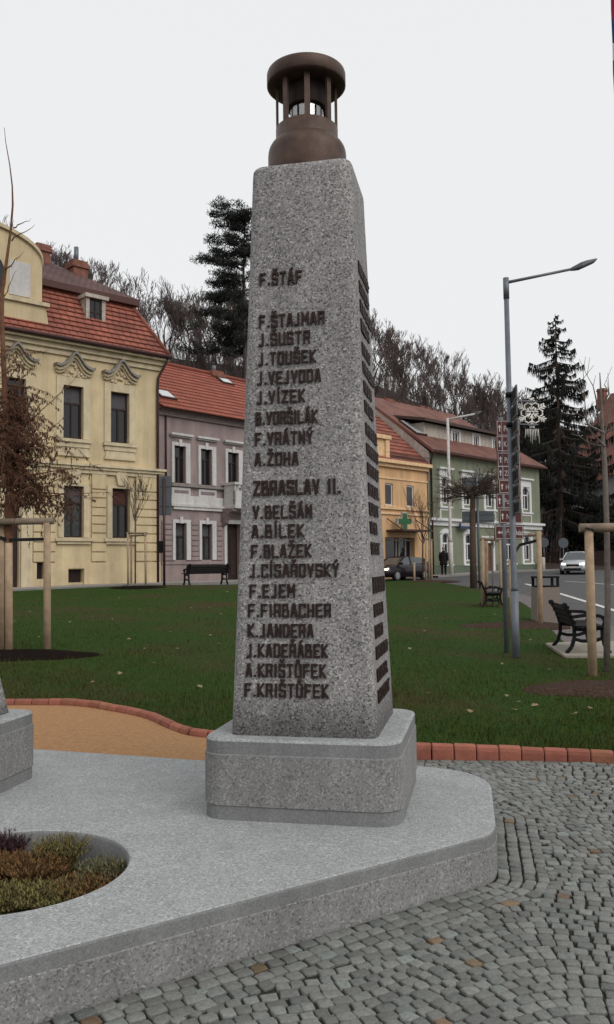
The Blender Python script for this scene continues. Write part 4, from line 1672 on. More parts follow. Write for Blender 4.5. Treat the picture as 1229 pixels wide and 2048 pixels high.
# ------------------------------------------------------------------ orange house
F = Fac(2170, 858, 57.5)
zb = F.zb - .5
R_ = F.rect
house = thing('house', 'orange two storey house with a pharmacy on the ground floor', 'house', F.w(-4, 0, F.zb))
S0, S1 = F.uv(600, 1150)[0], -.12
ZE = F.uv(812, 934)[1]
ups = [R_(771, 968, 787, 1011), R_(814, 971, 829, 1014)]
z0, z1 = ups[1][2], ups[1][3]
ups = [(a, b_, z0, z1) for a, b_, _, _ in ups]
dx = ups[1][0] - ups[0][0]
ups += [(ups[0][0] - dx * k, ups[0][1] - dx * k, z0, z1) for k in (1, 2, 3)]
shop = R_(772, 1075, 831, 1150)
shop = (shop[0], shop[1], F.zb + .02, shop[3])
mb = MB()
F.wall(mb, S0, S1, zb, ZE, ups + [shop], .3)
F.rest(mb, S0, S1, zb, ZE, 9)
mb.build('wall', M['orange'], house)
for h in ups:
    F.window(house, h, M['offwhite'], M['glass'], 0, 0, .10, t=.08)
    b = MB()
    F.box(b, h[0] - .15, h[1] + .15, -.1, 0, h[2] - .1, h[2])
    b.build('sill', M['orangetrim'], house)
b = MB()
F.box(b, S0, S1, -.2, 0, ZE - .15, ZE + .08)
F.box(b, S0, S1 + .1, -.42, .1, ZE + .08, ZE + .3)
zz = F.uv(812, 1023)[1]
F.box(b, S0, S1, -.14, 0, zz + .08, zz + .2)
F.box(b, S0, S1, -.10, 0, zz - .25, zz - .13)
zz = F.uv(812, 960)[1]
F.box(b, S0, S1, -.06, 0, zz - .05, zz + .05)
b.build('cornice', M['orangetrim'], house)
# shop front
a0, a1, z0, z1 = shop
b = MB()
w_ = (a1 - a0)
for k in (0, .46, .56, .78, .96): F.box(b, a0 + w_ * k, a0 + w_ * k + .12, .28, .38, z0, z1)
F.box(b, a0, a1, .29, .37, z0 + 2.25, z0 + 2.37)
F.box(b, a0 + w_ * .56, a1, .29, .37, z0, z0 + .3)
sf = b.build('shop_front', M['stonegrey'], house)
b = MB()
b.quad(F.w(a0, .34, z0), F.w(a1, .34, z0), F.w(a1, .34, z1), F.w(a0, .34, z1))
b.build('pane', M['glass'], sf)
b = MB()
s0, zc = F.uv(773, 1062)
s1 = F.uv(834, 1065)[0]
F.box(b, s0, s1, -1.3, 0, zc - .03, zc + .08)
for x in (s0 + .1, s1 - .1): b.bar(F.w(x, -1.2, zc + .05), F.w(x, 0, zc + .8), .05)
b.build('canopy', M['metaldark'], house)
# roof and raised wall dormer
A, B = F.w(S0, -.3, ZE + .3), F.w(S1, -.3, ZE + .3)
Cq, D = F.w(S1, 4.6, ZE + 4.6), F.w(S0, 4.6, ZE + 4.6)
mb = MB()
nrm = (B - A).cross(D - A).normalized()
NC = 14
for k in range(NC):
    a, b_, c, d = A.lerp(D, k / NC), B.lerp(Cq, k / NC), B.lerp(Cq, (k + 1) / NC), A.lerp(D, (k + 1) / NC)
    roofquad(mb, a + nrm * .06, b_ + nrm * .06, c + nrm * .01, d + nrm * .01)
    mb.quad(a, b_, b_ + nrm * .06, a + nrm * .06, 0, [(0, .05)] * 4)
roofquad(mb, F.w(S1, 9.5, ZE), F.w(S0, 9.5, ZE), D, Cq)
mb.build('roof', M['tile_red'], house)
b = MB()
sd1, zd1 = F.uv(773, 872, .0)
F.box(b, sd1 - 4, sd1, -.1, 3, ZE + .3, zd1 - .25)
F.box(b, sd1 - 4.1, sd1 + .15, -.3, 3.2, zd1 - .25, zd1)
F.box(b, sd1 - .35, sd1 + .05, -.22, -.1, ZE + .3, zd1 - .25)
b.build('wall_dormer', M['orangetrim'], house)
b = MB()
for k in range(40):
    x = F.uv(776, 925)[0] + k * .1
    if x > S1 - .1: break
    b.bar(F.w(x, -.18, ZE + .32), F.w(x, -.18, ZE + .75), .025)
b.bar(F.w(F.uv(776, 925)[0], -.18, ZE + .75), F.w(S1, -.18, ZE + .75), .04)
b.bar(F.w(F.uv(776, 925)[0], -.18, ZE + .50), F.w(S1, -.18, ZE + .50), .04)
b.build('snow_guard', M['metaldark'], house)
FO = F
# pharmacy cross on a bracket
p = F.w(F.uv(792, 1042)[0], -.65, F.uv(793, 1042, -.6)[1])
cross = thing('pharmacy_sign', 'green cross sign standing out from the orange house front', 'sign', p)
b = MB()
k = .17
def plus(off, t0, t1, e=0):
    pts = [(-k, -3 * k), (k, -3 * k), (k, -k), (3 * k, -k), (3 * k, k), (k, k), (k, 3 * k), (-k, 3 * k), (-k, k), (-3 * k, k), (-3 * k, -k), (-k, -k)]
    f2 = Vector((.86, .5)); n2_ = Vector((-.5, .86))
    out = []
    for x, z in pts:
        x2 = x * (1 + e); z2 = z * (1 + e)
        q = f2 * x2
        out.append(V((p.x + q.x, p.y + q.y, p.z + z2)))
    return [[V((q.x + n2_.x * t, q.y + n2_.y * t, q.z)) for q in out] for t in (t0, t1)]
b.rings(plus(0, -.10, .10, .12), smooth=False)
cb = b.build('cross_body', M['galvlight'], cross)
b = MB()
b.rings(plus(0, -.12, -.101), smooth=False)
b.rings(plus(0, .101, .12), smooth=False)
b.build('cross_face', M['crossgreen'], cross)
b = MB()
b.bar(p + V((0, 0, 0)), F.w(F.uv(792, 1042)[0], 0, p.z), .06)
b.build('bracket', M['galv'], cross)

# ------------------------------------------------------------------ green house
zb = F.zb - .5
house = thing('house', 'green house with arched white windows and a long brown roof dormer', 'house', F.w(4, 0, F.zb))
S1 = F.uv(1083, 1100)[0]
ZE = F.uv(862, 905)[1]
def wr(x0, x1, yt, yb_, like=None):
    r = R_(x0, yt, x1, yb_)
    return r if like is None else (r[0], r[1], like[2], like[3])
u1 = wr(883.5, 897, 955, 1007)
u2 = wr(927, 943, 958, 1008, u1)
u3 = wr(971, 987, 958, 1008, u1)
u4 = wr(1045, 1059, 966, 1015, u1)
u35 = (u3[0] + (u4[0] - u3[0]) * .5, u3[1] + (u4[0] - u3[0]) * .5, u1[2], u1[3])
l1 = wr(885, 899.5, 1066, 1129)
l2 = wr(931, 945, 1068, 1122)
l1 = (l1[0], l1[1], l2[2], l2[3])
l4 = (u4[0], u4[1], l2[2], l2[3])
l35 = (u35[0], u35[1], l2[2], l2[3])
dr_ = R_(968, 1086, 985, 1140)
door = (dr_[0], dr_[1], F.zb + .15, dr_[3])
holes = [u1, u2, u3, u35, u4, l1, l2, l35, l4, door]
mb = MB()
F.wall(mb, 0, S1, zb, ZE, holes, .2)
F.rest(mb, 0, S1, zb, ZE, 11)
# gable ends
zr = F.uv(725, 790, 6)[1]
for a in (0,):
    mb.add([F.w(a, 0, ZE), F.w(a, 11, ZE), F.w(a, 5.8, zr - .1)], [(0, 1, 2)])
mb.build('wall', [M['green']], house)
b = MB()
b.add([F.w(-.06, -.2, ZE - 2.0), F.w(-.06, 11, ZE - 2.0), F.w(-.06, 11, ZE), F.w(-.06, 5.8, zr - .06), F.w(-.06, -.2, ZE)], [(4, 3, 2, 1, 0)])
b.build('gable_wall', M['beige'], house)
for h in (u1, u2, u3, u35, u4, l1, l2, l35, l4):
    F.window(house, h, M['white'], M['glass'], .36, 1, .10, t=.1, arch=True)
    a0, a1, z0, z1 = h
    b = MB()
    w = .28
    up = h in (u1, u2, u3, u35, u4)
    F.box(b, a0 - w, a0, -.08, .0, z0 - .2, z1)
    F.box(b, a1, a1 + w, -.08, .0, z0 - .2, z1)
    if up:
        F.box(b, a0 - w, a1 + w, -.08, 0, z1, z1 + .55)
        F.box(b, a0 - w - .2, a1 + w + .2, -.25, 0, z1 + .55, z1 + .68)
    else:
        c, r0, r1 = (a0 + a1) / 2, (a1 - a0) / 2, (a1 - a0) / 2 + w
        pts = [(math.cos(PI * k / 12), math.sin(PI * k / 12)) for k in range(13)]
        zs_ = z1 - .1
        for (x0, q0), (x1, q1) in zip(pts, pts[1:]):
            b.hexa([F.w(c + r0 * x0, -.08, zs_ + .1 * q0), F.w(c + r0 * x1, -.08, zs_ + .1 * q1), F.w(c + r0 * x1, 0, zs_ + .1 * q1), F.w(c + r0 * x0, 0, zs_ + .1 * q0),
                    F.w(c + r1 * x0, -.08, zs_ + .42 * q0), F.w(c + r1 * x1, -.08, zs_ + .42 * q1), F.w(c + r1 * x1, 0, zs_ + .42 * q1), F.w(c + r1 * x0, 0, zs_ + .42 * q0)])
    F.box(b, a0 - w - .08, a1 + w + .08, -.16, 0, z0 - .32, z0 - .2)
    b.build('window_surround', M['white'], house)
    if up:
        b = MB()
        F.box(b, a0 - w, a1 + w, -.06, 0, z0 - 1.15, z0 - .34)
        F.box(b, a0 - w + .16, a1 + w - .16, -.09, -.06, z0 - 1.0, z0 - .48, 1)
        b.build('apron_panel', [M['white'], M['green']], house)
b = MB()
zz = F.uv(880, 1041)[1]
F.box(b, -.0, S1 + .1, -.1, 0, zz - .35, zz - .02)
F.box(b, -.0, S1 + .25, -.3, 0, zz - .02, zz + .16)
b.build('belt_cornice', M['white'], house)
b = MB()
zz = F.uv(880, 1131)[1]
F.box(b, 0.02, door[0] - .2, -.09, 0, zb, zz)
F.box(b, door[1] + .2, S1 + .05, -.09, 0, zb, zz)
b.build('plinth', M['greendark'], house)
b = MB()
F.box(b, door[0], door[1], .12, .18, door[2], door[3])
for q in (.1, .45): F.box(b, door[0] + .15, door[1] - .15, .09, .12, door[2] + q * 3, door[2] + q * 3 + .85)
dr = b.build('door', M['doorbrown'], house)
b = MB()
F.box(b, door[0] - .3, door[0], -.1, 0, F.zb, door[3] + .5)
F.box(b, door[1], door[1] + .3, -.1, 0, F.zb, door[3] + .5)
F.box(b, door[0], door[1], -.1, 0, door[3], door[3] + .5)
b.build('door_surround', M['white'], house)
b = MB()
b.tube([F.w(.25, -.45, ZE + .05), F.w(.25, -.12, ZE - .5), F.w(.25, -.12, zb)], .07, 8)
b.tube([F.w(0, -.48, ZE + .08), F.w(S1 + .4, -.48, ZE + .08)], .09, 8)
b.build('gutter', M['pipe'], house)
A, B = F.w(-.1, -.55, ZE + .12), F.w(S1 + .45, -.55, ZE + .12)
Cq, D = F.w(S1 - 3.5, 5.8, zr), F.w(-.1, 5.8, zr)
mb = MB()
roofquad(mb, A, B, Cq, D)
roofquad(mb, F.w(S1 + .45, 11.5, ZE), F.w(-.1, 11.5, ZE), D, Cq)
rooftri(mb, B, F.w(S1 + .45, 11.5, ZE), Cq)
mb.quad(A, A - V((0, 0, .22)), D - V((0, 0, .22)), D, 0, [(0, .1)] * 4)
mb.quad(A - V((0, 0, .12)), B - V((0, 0, .12)), B, A, 0, [(0, .1)] * 4)
mb.quad(A - V((0, 0, .12)), F.w(-.1, .0, ZE - .02), F.w(S1 + .4, .0, ZE - .02), B - V((0, 0, .12)), 0, [(0, .1)] * 4)
for k in range(14):
    q = D.lerp(Cq, (k + .5) / 14)
    mb.tube([q, q + V((0, 0, .14))], .09, 6)
mb.build('roof', M['tile_russet'], house)
skylight(house, F, A, D, B, 833, 869, 1.3, 1.9)
chimney(house, F, 773, 790, 796, 806, 5.6, .8)
chimney(house, F, 842, 868, 811, 820, 5.8, .8)
# shed dormer
td = 1.15
a0, zt_ = F.uv(848, 851, td)
a1 = F.uv(1012, 870, td)[0] - .2
zt_ = F.uv(912, 857, td)[1]
slope = (zr - ZE - .12) / 6.35
def roofz(t): return ZE + .12 + (t + .55) * slope
mb = MB()
dw = []
for x0, x1 in ((905, 918), (947, 957.5), (985.5, 995)):
    r = F.rect(x0, 862, x1, 887, td)
    dw.append((r[0], r[1]))
zw1, zw0 = F.uv(912, 863, td)[1], F.uv(912, 886, td)[1]
class Sub(Fac):
    def __init__(s, f, t):
        s.P, s.d, s.n, s.zb = f.P + f.n * t, f.d, f.n, f.zb
G_ = Sub(F, td)
holes = [(x0, x1, zw0, zw1) for x0, x1 in dw]
G_.wall(mb, a0, a1, roofz(td) - .1, zt_, holes, .12)
tb = (zt_ - ZE - .12) / slope - .55
for a in (a0, a1):
    mb.add([F.w(a, td, roofz(td) - .1), F.w(a, td, zt_), F.w(a, tb, zt_)], [(0, 1, 2)])
dm = mb.build('dormer', M['beige'], house)
for h in holes:
    G_.window(house, h, M['white'], M['glass'], 0, 1, .1, t=.05, name='dormer_window')
    b = MB()
    for x0, x1, q0, q1 in ((h[0] - .2, h[0], h[2] - .2, h[3] + .15), (h[1], h[1] + .2, h[2] - .2, h[3] + .15), (h[0], h[1], h[2] - .2, h[2]), (h[0], h[1], h[3], h[3] + .15)):
        G_.box(b, x0, x1, -.06, 0, q0, q1)
    b.build('window_surround', M['white'], house)
b = MB()
b.hexa([F.w(a0 - .6, td - .55, zt_ + .0), F.w(a1 + .4, td - .55, zt_ + .0), F.w(a1 + .4, tb + 2.2, zt_ + .75), F.w(a0 - .6, tb + 2.2, zt_ + .75),
        F.w(a0 - .6, td - .55, zt_ + .2), F.w(a1 + .4, td - .55, zt_ + .2), F.w(a1 + .4, tb + 2.2, zt_ + .95), F.w(a0 - .6, tb + 2.2, zt_ + .95)])
b.build('dormer_roof', M['metaldark'], house)
# blue shop sign on the front, with pale lettering too small to read
s0, z1 = F.uv(911, 1047)
s1 = F.uv(933, 1047)[0]
z0 = F.uv(922, 1058)[1]
sg = thing('shop_sign', 'dark blue sign board with white letters on the green house', 'sign', F.w(s0, 0, z0))
b = MB()
F.box(b, s0, s1, -.42, -.31, z0, z1)
b.build('board', M['signblue'], sg)
b = MB()
x = s0 + .12
while x < s1 - .2:
    w = random.uniform(.05, .09)
    F.box(b, x, x + w, -.43, -.42, z0 + .18, z0 + random.choice([.4, .4, .52]))
    x += w + .04
b.build('lettering', M['signwhite'], sg)
FG = F

# far pavements with kerbs
def pave(name, pts, m, h=.11, wid=None, dz=-.05):
    """pts: kerb-line points; the pavement lies behind them up to wid metres along +n"""
    b = MB()
    for (a, na), (c, nc) in zip(pts, pts[1:]):
        za, zc = zg(a.x, a.y) + h + dz, zg(c.x, c.y) + h + dz
        A0, C0 = V((a.x, a.y, za)), V((c.x, c.y, zc))
        A1, C1 = V((a.x + na.x * wid, a.y + na.y * wid, za)), V((c.x + nc.x * wid, c.y + nc.y * wid, zc))
        k1, k2 = A0 + (A1 - A0).normalized() * .14, C0 + (C1 - C0).normalized() * .14
        b.quad(k1, k2, C1, A1, 0)
        b.quad(A0, C0, k2, k1, 1)
        b.quad(A0 - V((0, 0, .3)), C0 - V((0, 0, .3)), C0, A0, 1)
    return struct(b.build(name, [m, M['kerbm']]))
def kerbline(f, a0, a1, t, n=6):
    out = []
    for i in range(n + 1):
        a = a0 + (a1 - a0) * i / n
        p = f.w(a, t, 0)
        out.append((p, f.n))
    return out
pave('pavement', kerbline(F1, -16, 3.0, -2.3), M['farpave'], wid=2.25)
fm = Fac(2075, 312, 39.2)
pave('pavement', kerbline(fm, -.5, 12, -2.2), M['farpave'], wid=2.15)
pave('pavement', kerbline(FG, -2.0, 24.0, -2.0, 10), M['farpave'], wid=1.95)

# ================================================================== HILL
def hill_h(x, y):
    u = x / max(y, 1)
    H = lerpt([(-.6, 40), (-.35, 40), (-.27, 38), (-.2, 35), (-.06, 33), (.03, 32), (.10, 29), (.16, 24.5), (.22, 19.5), (.28, 13.5), (.36, 8), (.5, 5)], u)
    return .9 + H * sstep(66, 140, math.hypot(x, y))
mb = MB()
us = [-.75 + 1.5 * i / 44 for i in range(45)]
ys = [64 + 9 * j for j in range(16)]
for u in us:
    for y in ys: mb.v.append(V((u * y, y, hill_h(u * y, y) - .25)))
for i in range(44):
    for j in range(15):
        q = i * 16 + j
        mb.f.append([q, q + 16, q + 17, q + 1]); mb.mi.append(0); mb.sm.append(True)
struct(mb.build('hill', M['hillm']))

# ------------------------------------------------------------------ bare trees
def grow(mb_t, mb_c, p, d, L, r, lev, rng, spread=.55, upw=.25, sides=5, minr=.012, kids=(2, 4)):
    """one limb: a bent tapering tube, then its children"""
    n = 3
    pts, rr = [p], [r]
    q, dd = p.copy(), d.copy()
    for i in range(n):
        dd = (dd + V((rng.uniform(-1, 1), rng.uniform(-1, 1), rng.uniform(-.5, 1))) * .16 + V((0, 0, upw * .25))).normalized()
        q = q + dd * (L / n)
        pts.append(q.copy())
        rr.append(max(minr, r * (1 - .38 * (i + 1) / n)))
    (mb_t if lev >= 4 else mb_c).tube(pts, rr, sides if lev >= 3 else 3, cap=False)
    if lev == 0: return
    nk = rng.randint(*kids)
    for k in range(nk):
        f = rng.uniform(.45, 1) if k else 1
        i = min(n - 1, int(f * n))
        s0 = pts[i].lerp(pts[i + 1], f * n - i)
        a = rng.uniform(0, 2 * PI)
        side = V((math.cos(a), math.sin(a), 0))
        side = (side - dd * side.dot(dd)).normalized()
        nd = (dd + side * rng.uniform(.5, 1.2) * spread * 1.6 + V((0, 0, upw))).normalized()
        grow(mb_t, mb_c, s0, nd, L * rng.uniform(.58, .82), max(minr, rr[-1] * rng.uniform(.6, .85)), lev - 1, rng, spread, upw, sides, minr, kids)
def bare_tree(seed, H, r, trunk_frac=.28, lev=5, minr=.022, spread=.5, name='tree', mt=None, mc=None, kids=(2, 4)):
    rng = random.Random(seed)
    root = thing(name, 'bare brown tree in the wood on the hillside', 'tree', (0, 0, 0), 'bare trees of the hillside wood')
    t, c = MB(), MB()
    grow(t, c, V((0, 0, -.4)), V((rng.uniform(-.06, .06), rng.uniform(-.06, .06), 1)).normalized(), H * trunk_frac, r, lev, rng, spread, .22, 5, minr, kids)
    t.build('trunk', mt or M['woods'], root)
    c.build('crown', mc or M['twigs'], root)
    return root
protos = [bare_tree(100 + i, random.uniform(13, 16.5), random.uniform(.19, .27), lev=6, kids=(2, 4) if i % 2 else (2, 3), minr=.028, spread=.42) for i in range(7)]
rng = random.Random(5)
spots = []
def hill_spot(u, y): return V((u * y, y, hill_h(u * y, y) - .3))
# skyline row and body of the wood
for i in range(72): spots.append((-.43 + .88 * (i + rng.uniform(.1, .9)) / 72, rng.uniform(122, 141), rng.uniform(.75, 1.1)))
for i in range(64): spots.append((-.42 + .82 * (i + rng.uniform(0, 1)) / 64, rng.uniform(108, 124), rng.uniform(.75, 1.05)))
for i in range(58): spots.append((-.36 + .70 * (i + rng.uniform(0, 1)) / 58, rng.uniform(95, 110), rng.uniform(.7, 1.0)))
for i in range(54): spots.append((-.34 + .62 * (i + rng.uniform(0, 1)) / 54, rng.uniform(84, 97), rng.uniform(.6, .9)))
for i in range(26): spots.append((-.24 + .17 * (i + rng.uniform(0, 1)) / 26, rng.uniform(76, 88), rng.uniform(.6, .8)))
for i in range(24): spots.append((.15 + .16 * (i + rng.uniform(0, 1)) / 24, rng.uniform(92, 128), rng.uniform(.75, .95)))
for i, (u, y, sc_) in enumerate(spots):
    pr = protos[i] if i < len(protos) else None
    loc = hill_spot(u, y)
    rz = rng.uniform(0, 6.28)
    hgt = sc_ * (1.0 if u < .1 else .85)
    if pr:
        pr.location, pr.rotation_euler, pr.scale = loc, (0, 0, rz), (hgt, hgt, hgt * 1.05)
    else:
        dup(rng.choice(protos), loc, rz, (hgt, hgt, hgt * rng.uniform(.95, 1.15)))
# undergrowth of the wood: thickets of thin stems
mb = MB()
for i in range(12000):
    u = rng.uniform(-.34, .30)
    y = rng.uniform(72, 128)
    p = hill_spot(u, y)
    h = rng.uniform(1.5, 5.5)
    q = p + V((rng.uniform(-.6, .6), rng.uniform(-.6, .6), h))
    w = V((rng.uniform(-1, 1), rng.uniform(-1, 1), 0)).normalized() * rng.uniform(.012, .03)
    mb.add([p - w, p + w, q + w * .4, q - w * .4], [(0, 1, 2, 3)])
    for k in range(3):
        f = rng.uniform(.35, .95)
        s0 = p.lerp(q, f)
        e = s0 + V((rng.uniform(-.8, .8), rng.uniform(-.8, .8), rng.uniform(.2, 1.0)))
        mb.add([s0 - w * .5, s0 + w * .5, e], [(0, 1, 2)])
struct(mb.build('undergrowth', M['twigs']), 'stuff')

# ------------------------------------------------------------------ pine on the hill
def leafquads(mb, c, R, n, w, l, rng, flat=1.0, up=.3):
    for i in range(n):
        d = V((rng.gauss(0, 1), rng.gauss(0, 1), rng.gauss(0, 1))).normalized() * (R * rng.random() ** .5)
        d.z *= flat
        p = c + d
        a = V((rng.gauss(0, 1), rng.gauss(0, 1), rng.gauss(0, 1) + up)).normalized() * l
        s_ = a.cross(V((rng.gauss(0, 1), rng.gauss(0, 1), rng.gauss(0, 1)))).normalized() * w
        mb.add([p - s_, p + s_, p + a + s_ * .3, p + a - s_ * .3], [(0, 1, 2, 3)])
rng = random.Random(11)
pb = at(491, 745, 96)
pb.z = hill_h(pb.x, pb.y) - .3
ptop = at(485, 417, 96)
Hp = ptop.z - pb.z
pine = thing('pine_tree', 'tall dark pine with layered foliage rising beside the pillar above the bare wood', 'tree', pb)
t, c, bl_ = MB(), MB(), MB()
tp = [pb + V((math.sin(k * .9) * .12, 0, Hp * k / 8)) for k in range(9)]
t.tube(tp, [.34 - .035 * k for k in range(9)], 8)
for k in range(46):
    f = .42 + .56 * (k / 45) ** .9
    a = rng.uniform(0, 2 * PI)
    if k % 3 == 0: a = PI + rng.uniform(-.6, .6)
    L = 7.0 * (1.10 - f) ** .45 * rng.uniform(.45, 1.1)
    s0 = pb + V((0, 0, Hp * f))
    e = s0 + V((math.cos(a) * L, math.sin(a) * L, L * rng.uniform(-.05, .3)))
    t.tube([s0, s0.lerp(e, .5) + V((0, 0, .15)), e], [.09, .06, .03], 5, cap=False)
    for j in range(int(4 + L * 2.2)):
        q = s0.lerp(e, rng.uniform(.25, 1.1)) + V((rng.uniform(-.7, .7), rng.uniform(-.7, .7), rng.uniform(-.1, .5)))
        leafquads(c, q, rng.uniform(.6, 1.15), 60, .045, .36, rng, .48)
for k in range(5): leafquads(c, pb + V((rng.uniform(-.7, .7), rng.uniform(-.5, .5), Hp * rng.uniform(.94, .99))), .8, 90, .04, .3, rng, .8)
t.build('trunk', M['woods'], pine)
c.build('crown', M['pine'], pine)

# ------------------------------------------------------------------ spruce on the right
def spruce(label, base, H, R, seed, dens=1.0, first=.06):
    rng = random.Random(seed)
    root = thing('spruce_tree', label, 'tree', base)
    t, c = MB(), MB()
    t.tube([V(base) + V((0, 0, H * k / 6 - .3 * (k == 0))) for k in range(7)], [.28 * (1 - k / 6.3) + .015 for k in range(7)], 8)
    nl = int(30 * dens)
    for k in range(nl):
        f = first + (.985 - first) * k / (nl - 1)
        z = H * f
        rr = R * (1 - f) ** .8 + .12
        for j in range(rng.randint(4, 6)):
            a = rng.uniform(0, 2 * PI)
            L = rr * rng.uniform(.55, 1.12)
            s0 = V(base) + V((0, 0, z + rng.uniform(-.2, .2)))
            dr = V((math.cos(a), math.sin(a), 0))
            pts = [s0, s0 + dr * L * .4 + V((0, 0, -.10 * L)), s0 + dr * L * .75 + V((0, 0, -.18 * L)), s0 + dr * L + V((0, 0, -.08 * L + .1))]
            t.tube(pts, [.05, .035, .022, .008], 4, cap=False)
            m = int(14 + L * 40)
            for i in range(m):
                g_ = rng.uniform(.12, 1)
                x = g_ * 3
                i0 = min(2, int(x))
                q = pts[i0].lerp(pts[i0 + 1], x - i0)
                sd = V((-dr.y, dr.x, 0)) * rng.uniform(-.35, .35) * (1 - .5 * g_) * min(1, L / 2)
                q = q + sd * rng.random()
                hang = rng.uniform(.16, .62) * min(1.25, .35 + L * .3)
                w = V((rng.uniform(-1, 1), rng.uniform(-1, 1), 0)).normalized() * rng.uniform(.02, .05)
                e = q + dr * .1 + sd * .5 + V((0, 0, -hang))
                c.add([q - w, q + w, e + w * .3, e - w * .3], [(0, 1, 2, 3)])
    t.build('trunk', M['bark'], root)
    c.build('crown', M['needle'], root)
sb = at(1126, 1128, 78); sb.z = zg(sb.x, sb.y) - .1
spruce('tall dark spruce towering at the right behind the road', sb, at(1121, 628, 78).z - sb.z, 8.6, 21, 1.6)
sb = at(1082, 1128, 82); sb.z = .8
spruce('shorter dark spruce at the right end of the green house', sb, at(1078, 775, 82).z - sb.z, 5.6, 22, 1.3)

# ------------------------------------------------------------------ dark shrubs beside the road on the right
def shrub(label, base, H, R, seed, m, n=2600, group='dark shrubs behind the road'):
    rng = random.Random(seed)
    root = thing('shrub', label, 'shrub', base, group)
    c, t = MB(), MB()
    blobs = [(V((rng.uniform(-.6, .6) * R, rng.uniform(-.5, .5) * R, H * rng.uniform(.15, .85))), rng.uniform(.3, .55) * R) for _ in range(12)]
    for k in range(6):
        a = rng.uniform(0, 6.28)
        t.tube([V(base), V(base) + V((math.cos(a) * R * .3, math.sin(a) * R * .3, H * .5)), V(base) + V((math.cos(a) * R * .5, math.sin(a) * R * .5, H * .85))], [.07, .05, .02], 5, cap=False)
    for o, r in blobs: leafquads(c, V(base) + o, r, n // 12, .06, .17, rng, 1.1)
    t.build('stem', M['bark'], root)
    c.build('foliage', m, root)
for i, (px, Y, yt, R, lab) in enumerate([(1098, 82, 985, 2.6, 'dark evergreen shrub touching the right end of the green house'),
        (1128, 80, 1015, 2.4, 'dark evergreen shrub directly under the tall spruce'),
        (1153, 79, 1000, 2.2, 'dark evergreen shrub between the spruce and the pale garden house'),
        (1180, 78, 1020, 2.6, 'wide dark evergreen shrub behind the silver car'),
        (1207, 77, 975, 2.8, 'tall dark evergreen shrub behind the thin tree at the right'),
        (1235, 77, 985, 3.0, 'dark evergreen shrub cut by the right photo edge'),
        (1075, 92, 940, 2.6, 'olive green shrub rising behind the corner of the green house')]):
    p = at(px, 1130, Y); p.z = zg(p.x, p.y) - .1
    shrub(lab, p, max(2.5, at(px, yt, Y).z - p.z), R, 40 + i, M['evergreen'], 4200)
# dark board fence in front of the shrubs
fa, fb = at(1093, 1128, 74), at(1300, 1128, 70)
fence = thing('fence', 'low dark board fence along the road behind the silver car', 'fence', (fa.x, fa.y, zg(fa.x, fa.y)))
b = MB()
L = (fb - fa).length
d = (fb - fa); d.z = 0; d.normalize()
k = 0
x = 0
while x < L:
    p = fa + d * x
    z0 = zg(p.x, p.y)
    b.bar((p.x, p.y, z0 - .1), (p.x, p.y, z0 + 1.5 + random.uniform(-.02, .02)), .13, .03, up=(d.y, -d.x, 0))
    x += .145
b.build('boards', M['darkframe'], fence)
x = 0
while x < L:
    p = fa + d * x + V((d.y, -d.x, 0)) * -.08
    z0 = zg(p.x, p.y)
    b = MB()
    b.bar((p.x, p.y, z0 - .1), (p.x, p.y, z0 + 1.6), .12)
    b.build('post', M['darkframe'], fence)
    x += 2.5

# ------------------------------------------------------------------ houses on the right
def villa(label, px0, px1, Y, ye, yr, wallm, roofm, dep=9, chim=None, winrows=((.35, .6),), turn=.25):
    a, c = at(px0, ye, Y), at(px1, ye, Y * (1 - turn * .35))
    f = Fac(2000, px0, Y)
    f.P = V((a.x, a.y)); f.d = V((c.x - a.x, c.y - a.y)); L = f.d.length; f.d.normalize(); f.n = V((-f.d.y, f.d.x))
    if f.n.y < 0: f.n = -f.n
    ze = (a.z + c.z) / 2
    z0 = zg(a.x, a.y) - .4
    h = thing('house', label, 'house', f.w(L / 2, 0, z0 + .4))
    mb = MB()
    hs_ = []
    n = max(2, int(L / 3))
    for lo, hi in winrows:
        for k in range(n):
            s0 = L * (k + .5) / n
            hs_.append((s0 - .5, s0 + .5, z0 + (ze - z0) * lo, z0 + (ze - z0) * hi))
    f.wall(mb, 0, L, z0, ze, hs_, .15)
    f.rest(mb, 0, L, z0, ze, dep)
    mb.build('wall', wallm, h)
    for q in hs_: f.window(h, q, M['white'], M['glass'], .3, 1, .08, t=.08)
    zr = at((px0 + px1) / 2, yr, Y + dep * .5).z
    mb = MB()
    o = .5
    A, B, C_, D = f.w(-o, -o, ze), f.w(L + o, -o, ze), f.w(L + o, dep + o, ze), f.w(-o, dep + o, ze)
    i_ = min(dep * .5, L * .35)
    R0, R1 = f.w(i_ * .75, dep / 2, zr), f.w(L - i_ * .75, dep / 2, zr)
    roofquad(mb, A, B, R1, R0); roofquad(mb, C_, D, R0, R1); rooftri(mb, B, C_, R1); rooftri(mb, D, A, R0)
    mb.quad(A, D, C_, B, 0, [(0, .1)] * 4)
    mb.build('roof', roofm, h)
    if chim:
        chimney(h, f, chim[0], chim[1], chim[2], chim[3], dep / 2 - .4, .8)
    return h
villa('grey villa with a big red brown hipped roof behind the trees at the right', 1128, 1330, 100, 958, 800, M['greyhouse'], M['tile_red2'] if 'tile_red2' in M else M['tile_russet'], 12, (1194, 1208, 778, 800), ((.12, .32), (.58, .82)))
villa('small pale house glimpsed between the dark shrubs at the right', 1134, 1176, 88, 1010, 966, M['offwhite'], M['greyroof'] if 'greyroof' in M else M['greyhouse'], 6, None, ((.5, .75),))
villa('low house with an orange roof edge cut by the right photo edge', 1213, 1300, 84, 945, 925, M['offwhite'], M['tile_orange'], 6, None, ((.62, .9),))

